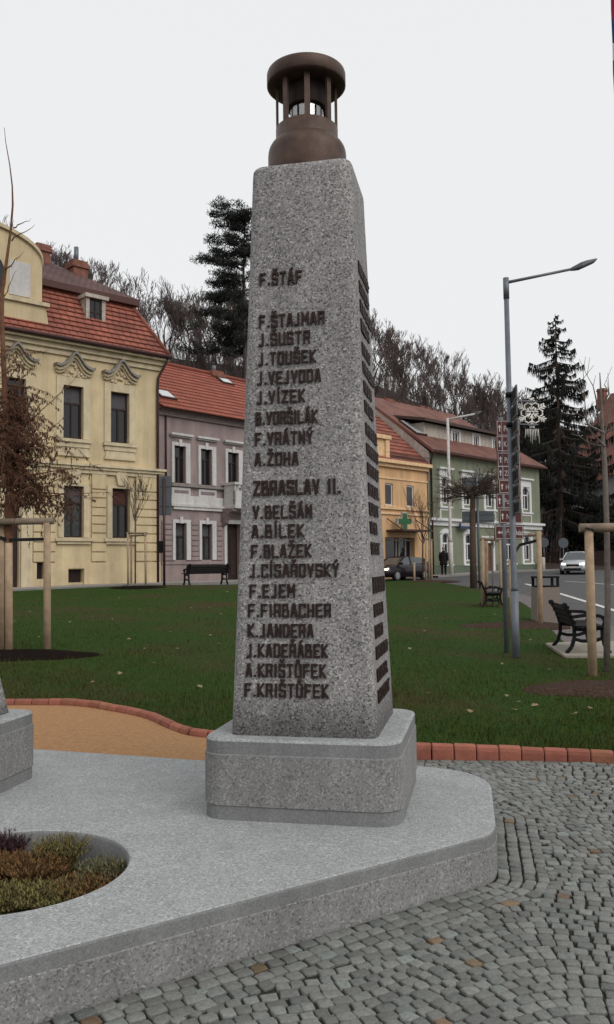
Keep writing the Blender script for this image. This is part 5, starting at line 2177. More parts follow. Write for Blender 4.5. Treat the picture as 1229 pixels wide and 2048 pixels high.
# ------------------------------------------------------------------ young trees held by stakes
def stake(mb, a, c, r): mb.tube([a, V(a).lerp(V(c), .5), c], [r * 1.02, r, r * .97], 10)
def staked(label, base_px, posts, rails, zt_off, r, group=None, Yfix=None):
    """posts: (px_bottom, py_bottom, px_top, py_top); each post a part"""
    P = []
    for xb, yb, xt, yt in posts:
        g_ = ong(xb, yb)
        P.append((g_ - V((0, 0, .15)), at(xt, yt, g_.y)))
    root = thing('tree_stakes', label, 'tree stakes', P[0][0] + V((0, 0, .15)), group)
    for a, c in P:
        b = MB(); stake(b, a, c, r); b.build('post', M['wood'], root)
    for i, j, dz in rails:
        b = MB()
        a, c = P[i][1] + V((0, 0, dz)), (P[j][1] if not isinstance(j, tuple) else V(j)) + V((0, 0, dz))
        d = (c - a).normalized()
        b.tube([a - d * r * 1.6, c + d * r * 1.6], r * .92, 10)
        b.build('rail', M['woodrail'], root)
    return root, P
def soil_patch(c, rx, ry, m, rot=0, h=.05):
    b = MB()
    rs = []
    n = 40
    for kr, kz in ((1, -.02), (.9, .015), (.6, h), (.2, h * 1.1)):
        rg = []
        for k in range(n):
            a = 2 * PI * k / n
            wob = 1 + .10 * math.sin(3 * a + c.x) + .05 * math.sin(7 * a + 1)
            x, y = math.cos(a) * rx * kr * wob, math.sin(a) * ry * kr * wob
            x, y = c.x + x * math.cos(rot) - y * math.sin(rot), c.y + x * math.sin(rot) + y * math.cos(rot)
            rg.append(V((x, y, zg(x, y) + kz + .006 + random.uniform(-.006, .006))))
        rs.append(rg)
    b.rings(rs, cap=False)
    o = len(b.v) - n
    b.f.append([o + k for k in range(n)]); b.mi.append(0); b.sm.append(True)
    return struct(b.build('soil', m))
# left foreground tree with its frame
gL = ong(52, 1303)
c_ = ong(75, 1311)
soil_patch(V((c_.x - .25, c_.y - .05, 0)), 1.15, .62, M['soilm'], 0, .05)
st, P = staked('three pale wooden posts with a top rail round the brown leaved tree at left', None,
    [(95, 1301, 95, 1046), (19, 1306, 18, 1086), (6, 1300, 4, 1046)], [], 0, .058)
b = MB()
d = V((1, .0, 0))
a = P[0][1]
b.tube([a + V((.10, 0, .03)), a + V((-1.05, .02, .03))], .052, 12)
b.build('rail', M['woodrail'], st)
b = MB()
a = P[0][1] - V((0, 0, .25))
tr = at(17, 1080, P[0][1].y + .1)
b.bar(a, tr, .012, .05); b.bar(tr, a + V((-1.0, 0, .12)), .012, .05)
b.build('strap', M['strap'], st)
def path_px(pts, Y): return [at(x, y, Y) for x, y in pts]
Yt = P[0][0].y + .15
rng = random.Random(3)
tb_ = ong(16, 1302)
tree = thing('young_tree', 'slender orange brown tree with hanging dry leaves at the left edge', 'tree', tb_)
tpts = [V((at(17, 1300, Yt).x, Yt, zg(tb_.x, tb_.y) - .1))] + path_px([(17, 1180), (18, 1060), (21, 980), (17, 900), (11, 800), (8, 735), (4, 640), (5, 580), (14, 520), (22, 460), (26, 410), (25, 372), (20, 330), (12, 285), (9, 255)], Yt)
t = MB()
t.tube(tpts, [.075, .07, .066, .062, .056, .048, .042, .038, .033, .026, .02, .016, .012, .009, .006, .004], 8)
t.build('trunk', M['barkorange'], tree)
br, lv = MB(), MB()
def hang_leaf(p, rng, s=1.0):
    l = rng.uniform(.03, .062) * s
    a = rng.uniform(0, 6.28)
    w = V((math.cos(a), math.sin(a), 0)) * l * .15
    e = p + V((rng.uniform(-.3, .3) * l, rng.uniform(-.3, .3) * l, -l))
    m_ = p.lerp(e, .5)
    lv.add([p, m_ + w, e, m_ - w], [(0, 1, 2, 3)])
ENDS = []
def limb(p, e, sag, r, dens, rng, sub=0):
    n = 7
    pts = []
    for i in range(n + 1):
        k = i / n
        pts.append(p.lerp(e, k) + V((0, 0, -sag * math.sin(k * PI * .5) ** 2 * k)) + V((rng.uniform(-.015, .015), rng.uniform(-.015, .015), rng.uniform(-.015, .015))))
    if sub: ENDS.append(pts[-2])
    br.tube(pts, [max(.0025, r * (1 - .85 * i / n)) for i in range(n + 1)], 4, cap=False)
    if dens:
        for i in range(int(dens * 10)):
            k = rng.uniform(.15, 1)
            x = k * n
            i0 = min(n - 1, int(x))
            q = pts[i0].lerp(pts[i0 + 1], x - i0)
            hang_leaf(q, rng)
    if sub:
        for j in range(sub):
            k = rng.uniform(.2, 1)
            x = k * n
            i0 = min(n - 1, int(x))
            q = pts[i0].lerp(pts[i0 + 1], x - i0)
            a = rng.uniform(0, 6.28)
            L = rng.uniform(.15, .5)
            limb(q, q + V((math.cos(a) * L * .8, math.sin(a) * L * .8, rng.uniform(-.35, .1) * L)), rng.uniform(.0, .25), .005, dens * .8 + .5, rng)
def onpath(y):   # trunk point at a photo row
    return min(tpts, key=lambda q: abs(q.z - at(15, y, Yt).z))
for i in range(165):      # the thick brown middle of the crown
    y = rng.choice([rng.uniform(760, 1000), rng.uniform(800, 960), rng.uniform(700, 1010)])
    z = at(15, y, Yt).z
    for q0, q1 in zip(tpts, tpts[1:]):
        if q0.z <= z <= q1.z:
            s0 = q0.lerp(q1, (z - q0.z) / (q1.z - q0.z))
    a = rng.uniform(0, 6.28)
    L = rng.uniform(.3, .75) if y < 880 else rng.uniform(.35, 1.15)
    e = s0 + V((math.cos(a) * L, math.sin(a) * L, rng.uniform(-.1, .35) * L))
    limb(s0, e, rng.uniform(.05, .35), .009, 2.0, rng, 6)
for (x0, y0, x1, y1, sg_, dn, sb_) in [(18, 880, 165, 748, -.05, 1.2, 2), (19, 930, 132, 830, .0, 2.2, 5), (20, 960, 205, 915, .10, 1.6, 4), (20, 985, 178, 985, .05, 2.5, 7), (20, 1000, 235, 968, .12, 1.8, 5),
        (19, 965, 150, 1010, .05, 2.5, 8), (18, 900, 120, 870, .0, 3, 8), (10, 800, 66, 735, -.03, 1.5, 3), (9, 790, 82, 720, -.02, .5, 0), (8, 770, 60, 705, -.02, .3, 0), (8, 750, 42, 700, 0, .3, 0),
        (26, 455, 64, 441, -.02, 0, 0), (22, 480, 70, 453, -.03, 0, 0), (12, 540, 48, 505, -.02, .2, 0), (20, 1000, 130, 1000, .12, 3, 9), (20, 990, 95, 1010, .15, 3, 9), (6, 600, 32, 540, 0, .3, 0), (20, 990, 165, 940, .05, 3, 6), (20, 970, 110, 940, .05, 3, 8)]:
    s0 = at(x0, y0, Yt)
    limb(s0, at(x1, y1, Yt + rng.uniform(-.5, .5)), sg_, .014, dn, rng, sb_)
for q0 in rng.sample([q for q in ENDS if q.z < at(17, 860, Yt).z], 46):
    limb(q0, q0 + V((rng.uniform(-.06, .06), rng.uniform(-.06, .06), -rng.uniform(.2, .65))), 0, .004, 1.7, rng)
br.build('branches', M['barkorange'], tree)
lv.build('leaves', M['leafbrown'], tree)

# young trees farther off: thin trunk, upright bare twigs
def sapling(label, gx, gy, ytop, ycrown, rad_px, r, seed, spread=.45, m=None, kids=(2, 4), lev=3, minr=.006):
    rng = random.Random(seed)
    g_ = ong(gx, gy)
    Y = g_.y
    root = thing('young_tree', label, 'tree', g_, 'young bare trees on the lawn')
    t, c = MB(), MB()
    zc = at(gx, ycrown, Y).z
    zt = at(gx, ytop, Y).z
    top = V((at(gx, ycrown, Y).x, Y, zc))
    t.tube([g_ - V((0, 0, .1)), g_.lerp(top, .5), top], [r, r * .85, r * .7], 8)
    n = rng.randint(7, 9)
    for k in range(n):
        a = 2 * PI * k / n + rng.uniform(-.3, .3)
        d = V((math.cos(a) * spread, math.sin(a) * spread, 1)).normalized()
        grow(c, c, top - V((0, 0, rng.uniform(0, .25) * (zt - zc))), d, (zt - zc) * rng.uniform(.4, .62), r * .42, lev, rng, .35, .25, 4, minr, kids)
    t.build('trunk', m or M['bark'], root)
    c.build('crown', m or M['bark'], root)
    return root
sapling('small bare sapling between two posts in front of the yellow house', 271, 1170, 962, 1030, 30, .035, 61)
staked('light wooden stakes with a cross rail round the sapling by the yellow house', None, [(257, 1172, 256, 1066), (263, 1170, 263, 1068), (292, 1172, 291, 1066)], [(0, 2, 0), (1, 2, -.08)], 0, .042, 'tree stakes on the lawn')
c_ = ong(275, 1176); soil_patch(c_, 1.1, .9, M['soilm'])
sapling('thin reddish bare tree in front of the orange house', 846, 1160, 992, 1070, 30, .06, 62, .5)
staked('light wooden stakes round the thin tree in front of the orange house', None, [(829, 1163, 829, 1125), (852, 1160, 852, 1078), (859, 1160, 859, 1078), (864, 1160, 863, 1080)], [(1, 3, .0)], 0, .06, 'tree stakes on the lawn')
c_ = ong(868, 1163); soil_patch(c_, 1.4, 1.3, M['soilr'])
# flat crowned pruned tree
rng = random.Random(77)
g_ = ong(948, 1176)
tree2 = thing('pruned_tree', 'bare tree with a flat umbrella of twigs left of the brown signs', 'tree', g_)
t, c = MB(), MB()
Y = g_.y
top = at(946, 985, Y)
t.tube([g_ - V((0, 0, .1)), g_.lerp(top, .5) + V((-.03, 0, 0)), top], [.17, .14, .12], 10)
t.tube([top, at(975, 950, Y), at(980, 935, Y), at(992, 955, Y)], [.09, .05, .03, .01], 5)
for k in range(60):
    a = rng.uniform(0, 6.28)
    L = rng.uniform(.5, 1.5)
    s0 = top + V((rng.uniform(-.1, .1), rng.uniform(-.1, .1), rng.uniform(-.3, .25)))
    e = V((math.cos(a), math.sin(a), rng.uniform(-.15, .35))).normalized()
    grow(c, c, s0, e, L * .62, .028, 3, rng, .5, -.03, 3, .007, (2, 4))
t.build('trunk', M['bark'], tree2)
c.build('crown', M['bark'], tree2)
# right middle pair of staked trees
sapling('thin grey sapling between posts beside the far bench at right', 986, 1213, 1040, 1090, 14, .035, 64, .4, M['barkgrey'], (1, 2), 2)
staked('pale posts with a short rail round the sapling by the far bench at right', None, [(966, 1213, 966, 1078), (973, 1212, 973, 1080), (1003, 1213, 1001, 1080)], [(0, 2, .0)], 0, .062, 'tree stakes on the lawn')
staked('pale posts with a black tie between the two sign poles and the litter bin', None, [(1026, 1250, 1022, 1118), (1082, 1252, 1078, 1062)], [], 0, .062, 'tree stakes on the lawn')
q = bpy.data.objects[st.name]
b = MB()
g1_ = ong(1082, 1252)
stk2 = [o for o in COL.objects if o.name.startswith('tree_stakes')][-1]
b.bar(at(1079, 1080, g1_.y), at(1040, 1090, g1_.y + .2), .015, .07)
b.bar(at(1040, 1090, g1_.y + .2), at(1022, 1120, g1_.y - .1), .015, .07)
b.build('strap', M['strap'], stk2)
b = MB()
b.tube([at(1048, 1070, g1_.y + .05), at(1084, 1068, g1_.y + .05)], .05, 10)
b.build('rail', M['woodrail'], stk2)
c_ = ong(1020, 1252); soil_patch(V((c_.x + .2, c_.y, 0)), 1.35, .85, M['soilr'], 0, .06)
# right near staked tree
c_ = ong(1195, 1382); soil_patch(V((c_.x, c_.y, 0)), .95, .62, M['soilr'], 0, .07)
c_ = ong(1150, 1405)
g_ = ong(1185, 1352)
st3, P = staked('thick pale post with a heavy round rail at the right edge of the photo', None, [(1186, 1352, 1178, 1062)], [], 0, .064, 'tree stakes on the lawn')
b = MB()
a = P[0][1] + V((0, 0, .045))
b.tube([a - V((.12, -.02, 0)), a + V((.4, -.0, .0)), a + V((.92, .02, -.01))], .062, 12)
b.build('rail', M['woodrail'], st3)
b = MB()
q = P[0][0] + V((.85, .1, 0)); stake(b, q, V((q.x - .02, q.y, a.z - .06)), .062)
b.build('post', M['wood'], st3)
b = MB()
b.tube([a + V((-.07, -.075, .0)), a + V((.03, -.08, -.03)), a + V((.05, .0, -.09)), a + V((-.05, .07, -.03))], .012, 5)
b.build('strap', M['strap'], st3)
# its thin tree
rng = random.Random(8)
g_ = ong(1213, 1345)
Y = g_.y + .1
tr3 = thing('young_tree', 'thin grey barked tree with upright bare twigs behind the thick post at right', 'tree', g_, 'young bare trees on the lawn')
t, c = MB(), MB()
tp = [V((at(1213, 1345, Y).x, Y, g_.z - .1))] + path_px([(1216, 1200), (1214, 1050), (1210, 930), (1206, 870), (1203, 800), (1200, 745)], Y)
t.tube(tp, [.052, .046, .042, .038, .028, .018, .007], 8)
t.build('trunk', M['barkgrey'], tr3)
for pts in ([(1208, 895), (1190, 862), (1165, 838), (1155, 824)], [(1206, 880), (1220, 840), (1228, 800)], [(1206, 870), (1180, 845), (1170, 800), (1163, 745)], [(1203, 850), (1192, 800), (1182, 775), (1176, 750)],
            [(1207, 890), (1185, 885), (1160, 872), (1140, 868)], [(1203, 820), (1212, 790), (1216, 765)], [(1206, 868), (1224, 858), (1236, 846)], [(1170, 800), (1160, 790), (1152, 775)], [(1190, 862), (1180, 850), (1170, 848)]):
    q = path_px(pts, Y)
    q = [v + V((0, rng.uniform(-.15, .15), 0)) for v in q]
    c.tube(q, [.016, .011, .007, .004][:len(q)], 5, cap=False)
    for k in range(3):
        s0 = q[rng.randint(1, len(q) - 1)]
        c.tube([s0, s0 + V((rng.uniform(-.2, .2), rng.uniform(-.2, .2), rng.uniform(.1, .3)))], [.005, .003], 3, cap=False)
c.build('crown', M['barkgrey'], tr3)

# ================================================================== STREET FURNITURE
def sub_at(mb, loc, rz=0, scale=1):
    R = Matrix.Rotation(rz, 3, 'Z')
    for i, v in enumerate(mb.v): mb.v[i] = R @ (v * scale) + V(loc)
    return mb
def bench(label, loc, rz, L, slats=True, group='black park benches'):
    """seat faces local +x; long axis along y"""
    root = thing('park_bench', label, 'bench', loc, group)
    for y in (-L / 2 + .12, L / 2 - .12):
        b = MB()
        def pl(pts, w):
            for p, q in zip(pts, pts[1:]): b.bar((p[0], y, p[1]), (q[0], y, q[1]), .055, w, up=(0, 1, 0))
        # rear leg and back as one casting, front leg, seat bearer, curled arm rest
        pl([(-.36, 0), (-.27, .10), (-.22, .26), (-.22, .42), (-.27, .60), (-.36, .80)], .06)
        pl([(.36, 0), (.27, .12), (.24, .28), (.24, .42)], .06)
        pl([(-.22, .40), (.0, .385), (.26, .42)], .06)
        pl([(-.25, .24), (-.1, .20), (.1, .20), (.25, .25)], .045)
        pl([(-.26, .60), (-.05, .63), (.2, .62), (.30, .57), (.28, .50), (.24, .42)], .05)
        b.tube([(.29, y - .035, .575), (.29, y + .035, .575)], .05, 10)
        b.tube([(-.37, y - .035, .80), (-.37, y + .035, .80)], .045, 10)
        sub_at(b, loc, rz)
        b.build('side_frame', M['black'], root)
    b = MB()
    for k in range(5): b.box(-.19 + k * .092, -.19 + k * .092 + .08, -L / 2, L / 2, .43 + .0005 * k, .46 + .0005 * k)
    sub_at(b, loc, rz); b.build('seat', M['slat'], root)
    b = MB()
    for k in range(4):
        z = .50 + k * .085
        x = -.225 - (z - .5) * .42
        b.bar((x, -L / 2, z), (x, L / 2, z), .03, .078, up=(.42, 0, 1))
    sub_at(b, loc, rz); b.build('backrest', M['slat'], root)
    return root
p = (ong(1113, 1299) + ong(1150, 1314)) / 2
b_near = V((p.x + .33, p.y + .2, zg(p.x, p.y) + .045))
bench('black cast iron park bench on a concrete pad at the right edge of the lawn', b_near, math.radians(-6), 1.5)
b = MB()
pp = [ong(*q) for q in [(1092, 1290), (1200, 1285), (1290, 1290), (1290, 1316), (1130, 1316)]]
rs = [[V((q.x, q.y, zg(q.x, q.y) - .05)) for q in pp], [V((q.x, q.y, zg(q.x, q.y) + .04)) for q in pp]]
b.rings(rs, smooth=False)
tag(b.build('bench_pad', M['padcon']), 'pale concrete pad under the near bench at right', 'pad')
p = ong(978, 1214)
bench('black park bench seen end on far behind the sign poles', V((p.x + .2, p.y + .5, zg(p.x, p.y))), math.radians(-8), 1.5)
p = ong(412, 1169)
bench('black park bench seen from behind in front of the mauve house', V((p.x, p.y, zg(p.x, p.y))), math.radians(118), 1.85)

# litter bin: washed concrete body, black metal hood with openings
p = ong(1093, 1240)
bn = thing('litter_bin', 'pinkish concrete litter bin with a black open hood near the road', 'litter bin', p)
wB = .30
b = MB()
b.rings([[p + V((sx * w, sy * w, z)) for sx, sy in ((-1, -1), (1, -1), (1, 1), (-1, 1))] for w, z in ((.31, -.05), (.295, .55), (.285, .84), (.265, .855))], smooth=False)
b.build('body', M['binm'], bn)
b = MB()
for sx in (-1, 1):
    for sy in (-1, 1): b.box(p.x + sx * .25 - .03, p.x + sx * .25 + .03, p.y + sy * .25 - .03, p.y + sy * .25 + .03, p.z + .855, p.z + 1.08)
b.box(p.x - .29, p.x + .29, p.y - .29, p.y + .29, p.z + 1.08, p.z + 1.13)
b.box(p.x - .285, p.x + .285, p.y - .285, p.y + .285, p.z + .856, p.z + .885)
b.build('hood', M['black'], bn)

# lamp post with the direction signs
gp = ong(1033, 1316)
lp = thing('street_lamp', 'tall grey street lamp carrying direction boards and a snowflake light', 'street lamp', gp)
Yp = gp.y
top = at(1016, 556, Yp)
b = MB()
b.tube([gp - V((0, 0, .2)), V((gp.x, Yp, gp.z + 1.1))], .064, 16)
b.tube([V((gp.x, Yp, gp.z + 1.1)), V((gp.x, Yp, gp.z + 1.16)), V((gp.x, Yp, top.z - .35))], [.064, .052, .042], 16)
b.tube([V((gp.x, Yp, top.z - .36)), V((gp.x, Yp, top.z))], .05, 16)
b.build('pole', M['galv'], lp)
px_ = gp.x
b = MB()
ha = V((px_, Yp, top.z - .08)); hb = at(1145, 538, Yp + .15)
b.tube([ha, ha.lerp(hb, .5) + V((0, 0, .0)), hb], [.028, .025, .024], 8)
arm = b.build('arm', M['galv'], lp)
b = MB()
he = at(1192, 521, Yp + .2)
d = (he - hb)
rs = []
for k, w, h0, h1 in ((-.05, .03, .03, .03), (.12, .07, .045, .04), (.35, .11, .06, .055), (.6, .11, .045, .05), (.95, .10, .025, .03), (1.0, .08, .015, .015)):
    q = hb + d * k
    rs.append([q + V((0, -w, -h0 * .6)), q + V((0, w, -h0 * .6)), q + V((0, w * .9, h1 * .5)), q + V((0, w * .4, h1)), q + V((0, -w * .4, h1)), q + V((0, -w * .9, h1 * .5))])
b.rings(rs, smooth=False)
b.build('lamp_head', M['signback'], lp)
b = MB()
for z in (at(1024, 790, Yp).z, at(1026, 850, Yp).z): b.tube([V((px_, Yp, z - .04)), V((px_, Yp, z + .04))], .062, 14)
b.build('clamp', M['black'], lp)
# grey backed boards standing out from the pole towards us, seen almost edge on
bd0 = V((px_ + .04, Yp - .03, 0))
bdir = (at(1044, 900, Yp - .62) - at(1034, 900, Yp)); bdir.z = 0
bL = bdir.length; bdir.normalize()
bn_ = V((-bdir.y, bdir.x, 0))
zt_ = at(1030, 785, Yp).z
zb_ = at(1030, 1035, Yp).z
N = 8
for k in range(N):
    z1 = zt_ - (zt_ - zb_) * k / N
    z0 = z1 - (zt_ - zb_) / N * .86
    b = MB()
    L_ = bL * random.choice([1, 1, .96, 1.04])
    A = V((bd0.x, bd0.y, 0)); B = A + bdir * L_
    b.hexa([V((q.x, q.y, z)) + bn_ * s_ for z in (z0, z1) for q, s_ in ((A, -.012), (B, -.012), (B, .012), (A, .012))])
    b.build('direction_board', M['signback'], lp)
    b = MB()
    for f0, f1 in ((.08, .45), (.55, .92)):
        zz0, zz1 = z0 + (z1 - z0) * .18, z0 + (z1 - z0) * .82
        A2, B2 = A + bdir * L_ * f0, A + bdir * L_ * f1
        b.hexa([V((q.x, q.y, z)) + bn_ * s_ for z in (zz0, zz1) for q, s_ in ((A2, -.020), (B2, -.020), (B2, -.0125), (A2, -.0125))])
        b.hexa([V((q.x, q.y, z)) + bn_ * s_ for z in (zz0, zz1) for q, s_ in ((A2, .0125), (B2, .0125), (B2, .020), (A2, .020))])
    b.build('board_brace', M['black'], lp)

# snowflake light hanging on the lamp post
sc_ = at(1064, 826, Yp + .12)
sf = thing('snowflake_light', 'white snowflake street decoration on a bracket of the lamp post', 'decoration', sc_)
R0 = .245
b = MB()
def seg(a, c, r=.0115):
    b.tube([sc_ + V((a[0], 0, a[1])) * R0, sc_ + V((c[0], 0, c[1])) * R0], r, 6)
for k in range(6):
    a = PI / 6 + k * PI / 3 + PI / 6 * 0
    a = PI / 2 + k * PI / 3
    ca, sa = math.cos(a), math.sin(a)
    def T(r, s_): return (ca * r - sa * s_, sa * r + ca * s_)
    seg(T(.12, 0), T(1.05, 0))
    for r, l in ((.82, .2), (.98, .16)):
        seg(T(r - .12, 0), T(r + .08, l)); seg(T(r - .12, 0), T(r + .08, -l))
    for sgn in (1, -1):
        seg(T(.18, 0), T(.42, .16 * sgn)); seg(T(.55, 0), T(.72, .26 * sgn)); seg(T(.72, .26 * sgn), T(.62, .36 * sgn))
    seg(T(.12, -.07), T(.12, .07))
b.build('tubes', M['snow'], sf)
b = MB()
b.bar(V((px_, Yp, sc_.z + .2)), sc_ + V((.1, 0, .2)), .02)
b.bar(V((px_, Yp, sc_.z - .2)), sc_ + V((.1, 0, -.2)), .02)
b.build('bracket', M['galv'], sf)
b = MB()
for k in range(9):
    x = (k - 4) * .026
    z = -.27
    l = random.uniform(.10, .26)
    b.tube([sc_ + V((x, .01, z)), sc_ + V((x * 1.15, .01, z - l))], .0055, 5)
b.build('icicles', M['snow'], sf)

# brown tourist signs on their own pole
g2 = ong(1014, 1306)
tsn = thing('signpost', 'stack of eight brown tourist direction signs on a slim grey pole', 'signpost', g2)
Y2 = g2.y
b = MB()
b.tube([g2 - V((0, 0, .2)), V((g2.x, Y2, at(1000, 835, Y2).z))], .045, 12)
b.build('pole', M['galv'], tsn)
def textmesh(txt, p, ex, ez, nrm, h, m, parent, wscale=1.0, name='lettering', dep=.003):
    cu = bpy.data.curves.new('lettering', 'FONT')
    cu.body = txt
    cu.size = 1
    cu.extrude = 0
    ob = bpy.data.objects.new('lettering_tmp', cu)
    COL.objects.link(ob)
    bpy.context.view_layer.update()
    me = bpy.data.meshes.new_from_object(ob.evaluated_get(bpy.context.evaluated_depsgraph_get()))
    bpy.data.objects.remove(ob)
    b = MB()
    vs = [V(p) + ex * (v.co.x * h * wscale * 1.35) + ez * (v.co.y * h * 1.35) + nrm * dep for v in me.vertices]
    b.add(vs, [list(q.vertices) for q in me.polygons])
    return b.build(name, m, parent)
def arrow(mb, c, ex, ez, nrm, s, up=True):
    pts = [(-.09, -.5), (.09, -.5), (.09, .1), (.26, .1), (0, .5), (-.26, .1), (-.09, .1)]
    vs = []
    for x, y in pts:
        if not up: x, y = -y, x
        vs.append(V(c) + ex * (x * s) + ez * (y * s) + nrm * .003)
    mb.add(vs, [tuple(range(7))])
rows = [(993, 838, 1026, 872, 'Pe'), (993, 869, 1026, 903, 'Kemp'), (995, 902, 1027, 934, 'Pa'), (995, 929, 1028, 960, 'Zbra'), (998, 957, 1028, 987, 'Hra'), (993, 984, 1029, 1017, 'Po'), (999, 1016, 1031, 1047, 'Ná')]
ex = V((math.cos(-.10), math.sin(-.10) * -1, 0)); ex = V((.985, .17, 0)).normalized()
nrm = V((ex.y, -ex.x, 0))
ez = V((0, 0, 1))
def sign_plate(x0, y0, x1, y1, txt, parent, leftarrow=False, scale=1.0, txt2=None, tx=.33):
    a = at(x0, (y0 + y1) / 2, Y2 - .06)
    zt, z0 = at(x0, y0, Y2 - .06).z, at(x0, y1, Y2 - .06).z
    W = (at(x1, y0, Y2).x - a.x) / ex.x
    H = (zt - z0) * .93
    o = V((a.x, a.y, z0))
    b = MB()
    b.hexa([o + ex * x + ez * z + nrm * t for z in (0, H) for x, t in ((0, 0), (W, 0), (W, -.02), (0, -.02))])
    pl = b.build('sign_panel', M['signbrown'], parent)
    b = MB()
    e, w = .012, .008
    for (xa, za, xb, zb2) in ((e, e, W - e, e + w), (e, H - e - w, W - e, H - e), (e, e + w, e + w, H - e - w), (W - e - w, e + w, W - e, H - e - w)):
        b.quad(o + ex * xa + ez * za + nrm * .002, o + ex * xb + ez * za + nrm * .002, o + ex * xb + ez * zb2 + nrm * .002, o + ex * xa + ez * zb2 + nrm * .002)
    arrow(b, o + ex * (.06 if not leftarrow else .11) + ez * (H * .5), ex, ez, nrm, H * (.44 if not leftarrow else .5), not leftarrow)
    b.build('border', M['signwhite'], pl)
    textmesh(txt, o + ex * (tx * W) + ez * (H * .30), ex, ez, nrm, H * .38 * scale, M['signwhite'], pl, .72)
    if txt2: textmesh(txt2[0], o + ex * (txt2[1] * W) + ez * (H * .30), ex, ez, nrm, H * .38 * scale, M['signwhite'], pl, .72)
for x0, y0, x1, y1, txt in rows: sign_plate(x0, y0, x1 + 14, y1, txt, tsn, tx=.30)
sign_plate(990, 1049, 1048, 1079, 'Městská', tsn, True, 1.15, ('rada', .80), .25)

# second lamp post and the sign posts across the lawn
g_ = ong(903, 1150)
l2_ = thing('street_lamp', 'pale slim street lamp standing in front of the green house', 'street lamp', g_)
Y = g_.y
top = at(900, 836, Y)
b = MB()
b.tube([g_ - V((0, 0, .2)), g_ + V((0, 0, 2.2))], .16, 12)
b.tube([g_ + V((0, 0, 2.2)), g_ + V((0, 0, 2.4)), V((g_.x, Y, top.z))], [.16, .11, .09], 12)
b.build('pole', M['galvlight'], l2_)
b = MB()
a = V((g_.x, Y, top.z - .1)); c = at(950, 828, Y)
b.tube([a, c], .07, 8)
b.build('arm', M['galvlight'], l2_)
b = MB()
e = at(963, 823, Y)
b.rings([[q + V((0, y * w, z * h)) for y, z in ((-1, -1), (1, -1), (1, .6), (0, 1), (-1, .6))] for q, w, h in ((c, .06, .06), (c.lerp(e, .4), .16, .1), (e, .12, .05))], smooth=False)
b.build('lamp_head', M['signback'], l2_)
# big board seen from behind
g_ = ong(960, 1176)
rs_ = thing('road_sign', 'two grey road sign boards seen from behind in front of the green house', 'road sign', g_)
Y = g_.y
b = MB()
b.tube([g_ - V((0, 0, .2)), V((g_.x, Y, at(958, 935, Y).z))], .055, 10)
b.build('pole', M['galv'], rs_)
def backboard(x0, y0, x1, y1, Y, parent, m=None):
    b = MB()
    a, c = at(x0, y1, Y), at(x1, y0, Y)
    b.box(a.x, c.x, Y - .02, Y + .02, a.z, c.z)
    for z in (a.z + (c.z - a.z) * .25, a.z + (c.z - a.z) * .75): b.box(a.x + .05, c.x - .05, Y - .05, Y - .021, z - .03, z + .03)
    b.build('sign_back', m or M['signback'], parent)
backboard(925, 954, 985, 984, Y + .1, rs_)
backboard(925, 1022, 988, 1046, Y + .1, rs_)
# tall grey board seen from behind, in front of the mauve house
g_ = ong(329, 1172)
rs2 = thing('road_sign', 'tall grey sign board seen from behind at the corner of the yellow house', 'road sign', g_)
Y = g_.y
b = MB()
b.tube([g_ - V((0, 0, .2)), V((g_.x, Y, at(329, 955, Y).z))], .05, 10)
b.build('pole', M['pipe'], rs2)
backboard(319, 952, 343, 1031, Y + .08, rs2)
b = MB()
a, c = at(317, 1106, Y + .2), at(327, 1082, Y + .2)
b.box(a.x, c.x, Y + .06, Y + .2, a.z, c.z)
b.build('post_box', M['black'], rs2)
# round signs in the dark at the right
for px, py, Y, lab in ((1089, 1085, 72, 'round road sign seen from behind beside the green house'), (1128, 1086, 71, 'round road sign on a thin post in front of the dark shrubs')):
    g_ = at(px, 1128, Y); g_.z = zg(g_.x, g_.y)
    r_ = thing('road_sign', lab, 'road sign', g_)
    c = at(px, py, Y)
    b = MB(); b.tube([g_ - V((0, 0, .2)), V((g_.x, Y, c.z + .3))], .045, 8); b.build('pole', M['galv'], r_)
    b = MB(); b.tube([V((g_.x, Y - .05, c.z)), V((g_.x, Y - .08, c.z))], .42, 24); b.build('sign_back', M['signback'], r_)
# short post by the green house corner
g_ = at(1086, 1135, 68); g_.z = zg(g_.x, g_.y)
b = MB(); b.tube([g_ - V((0, 0, .1)), g_ + V((0, 0, .95)), g_ + V((0, 0, 1.02))], [.2, .2, .14], 12)
bo = b.build('bollard', M['beige'], None, g_)
tag(bo, 'short beige post at the right corner of the green house', 'bollard')

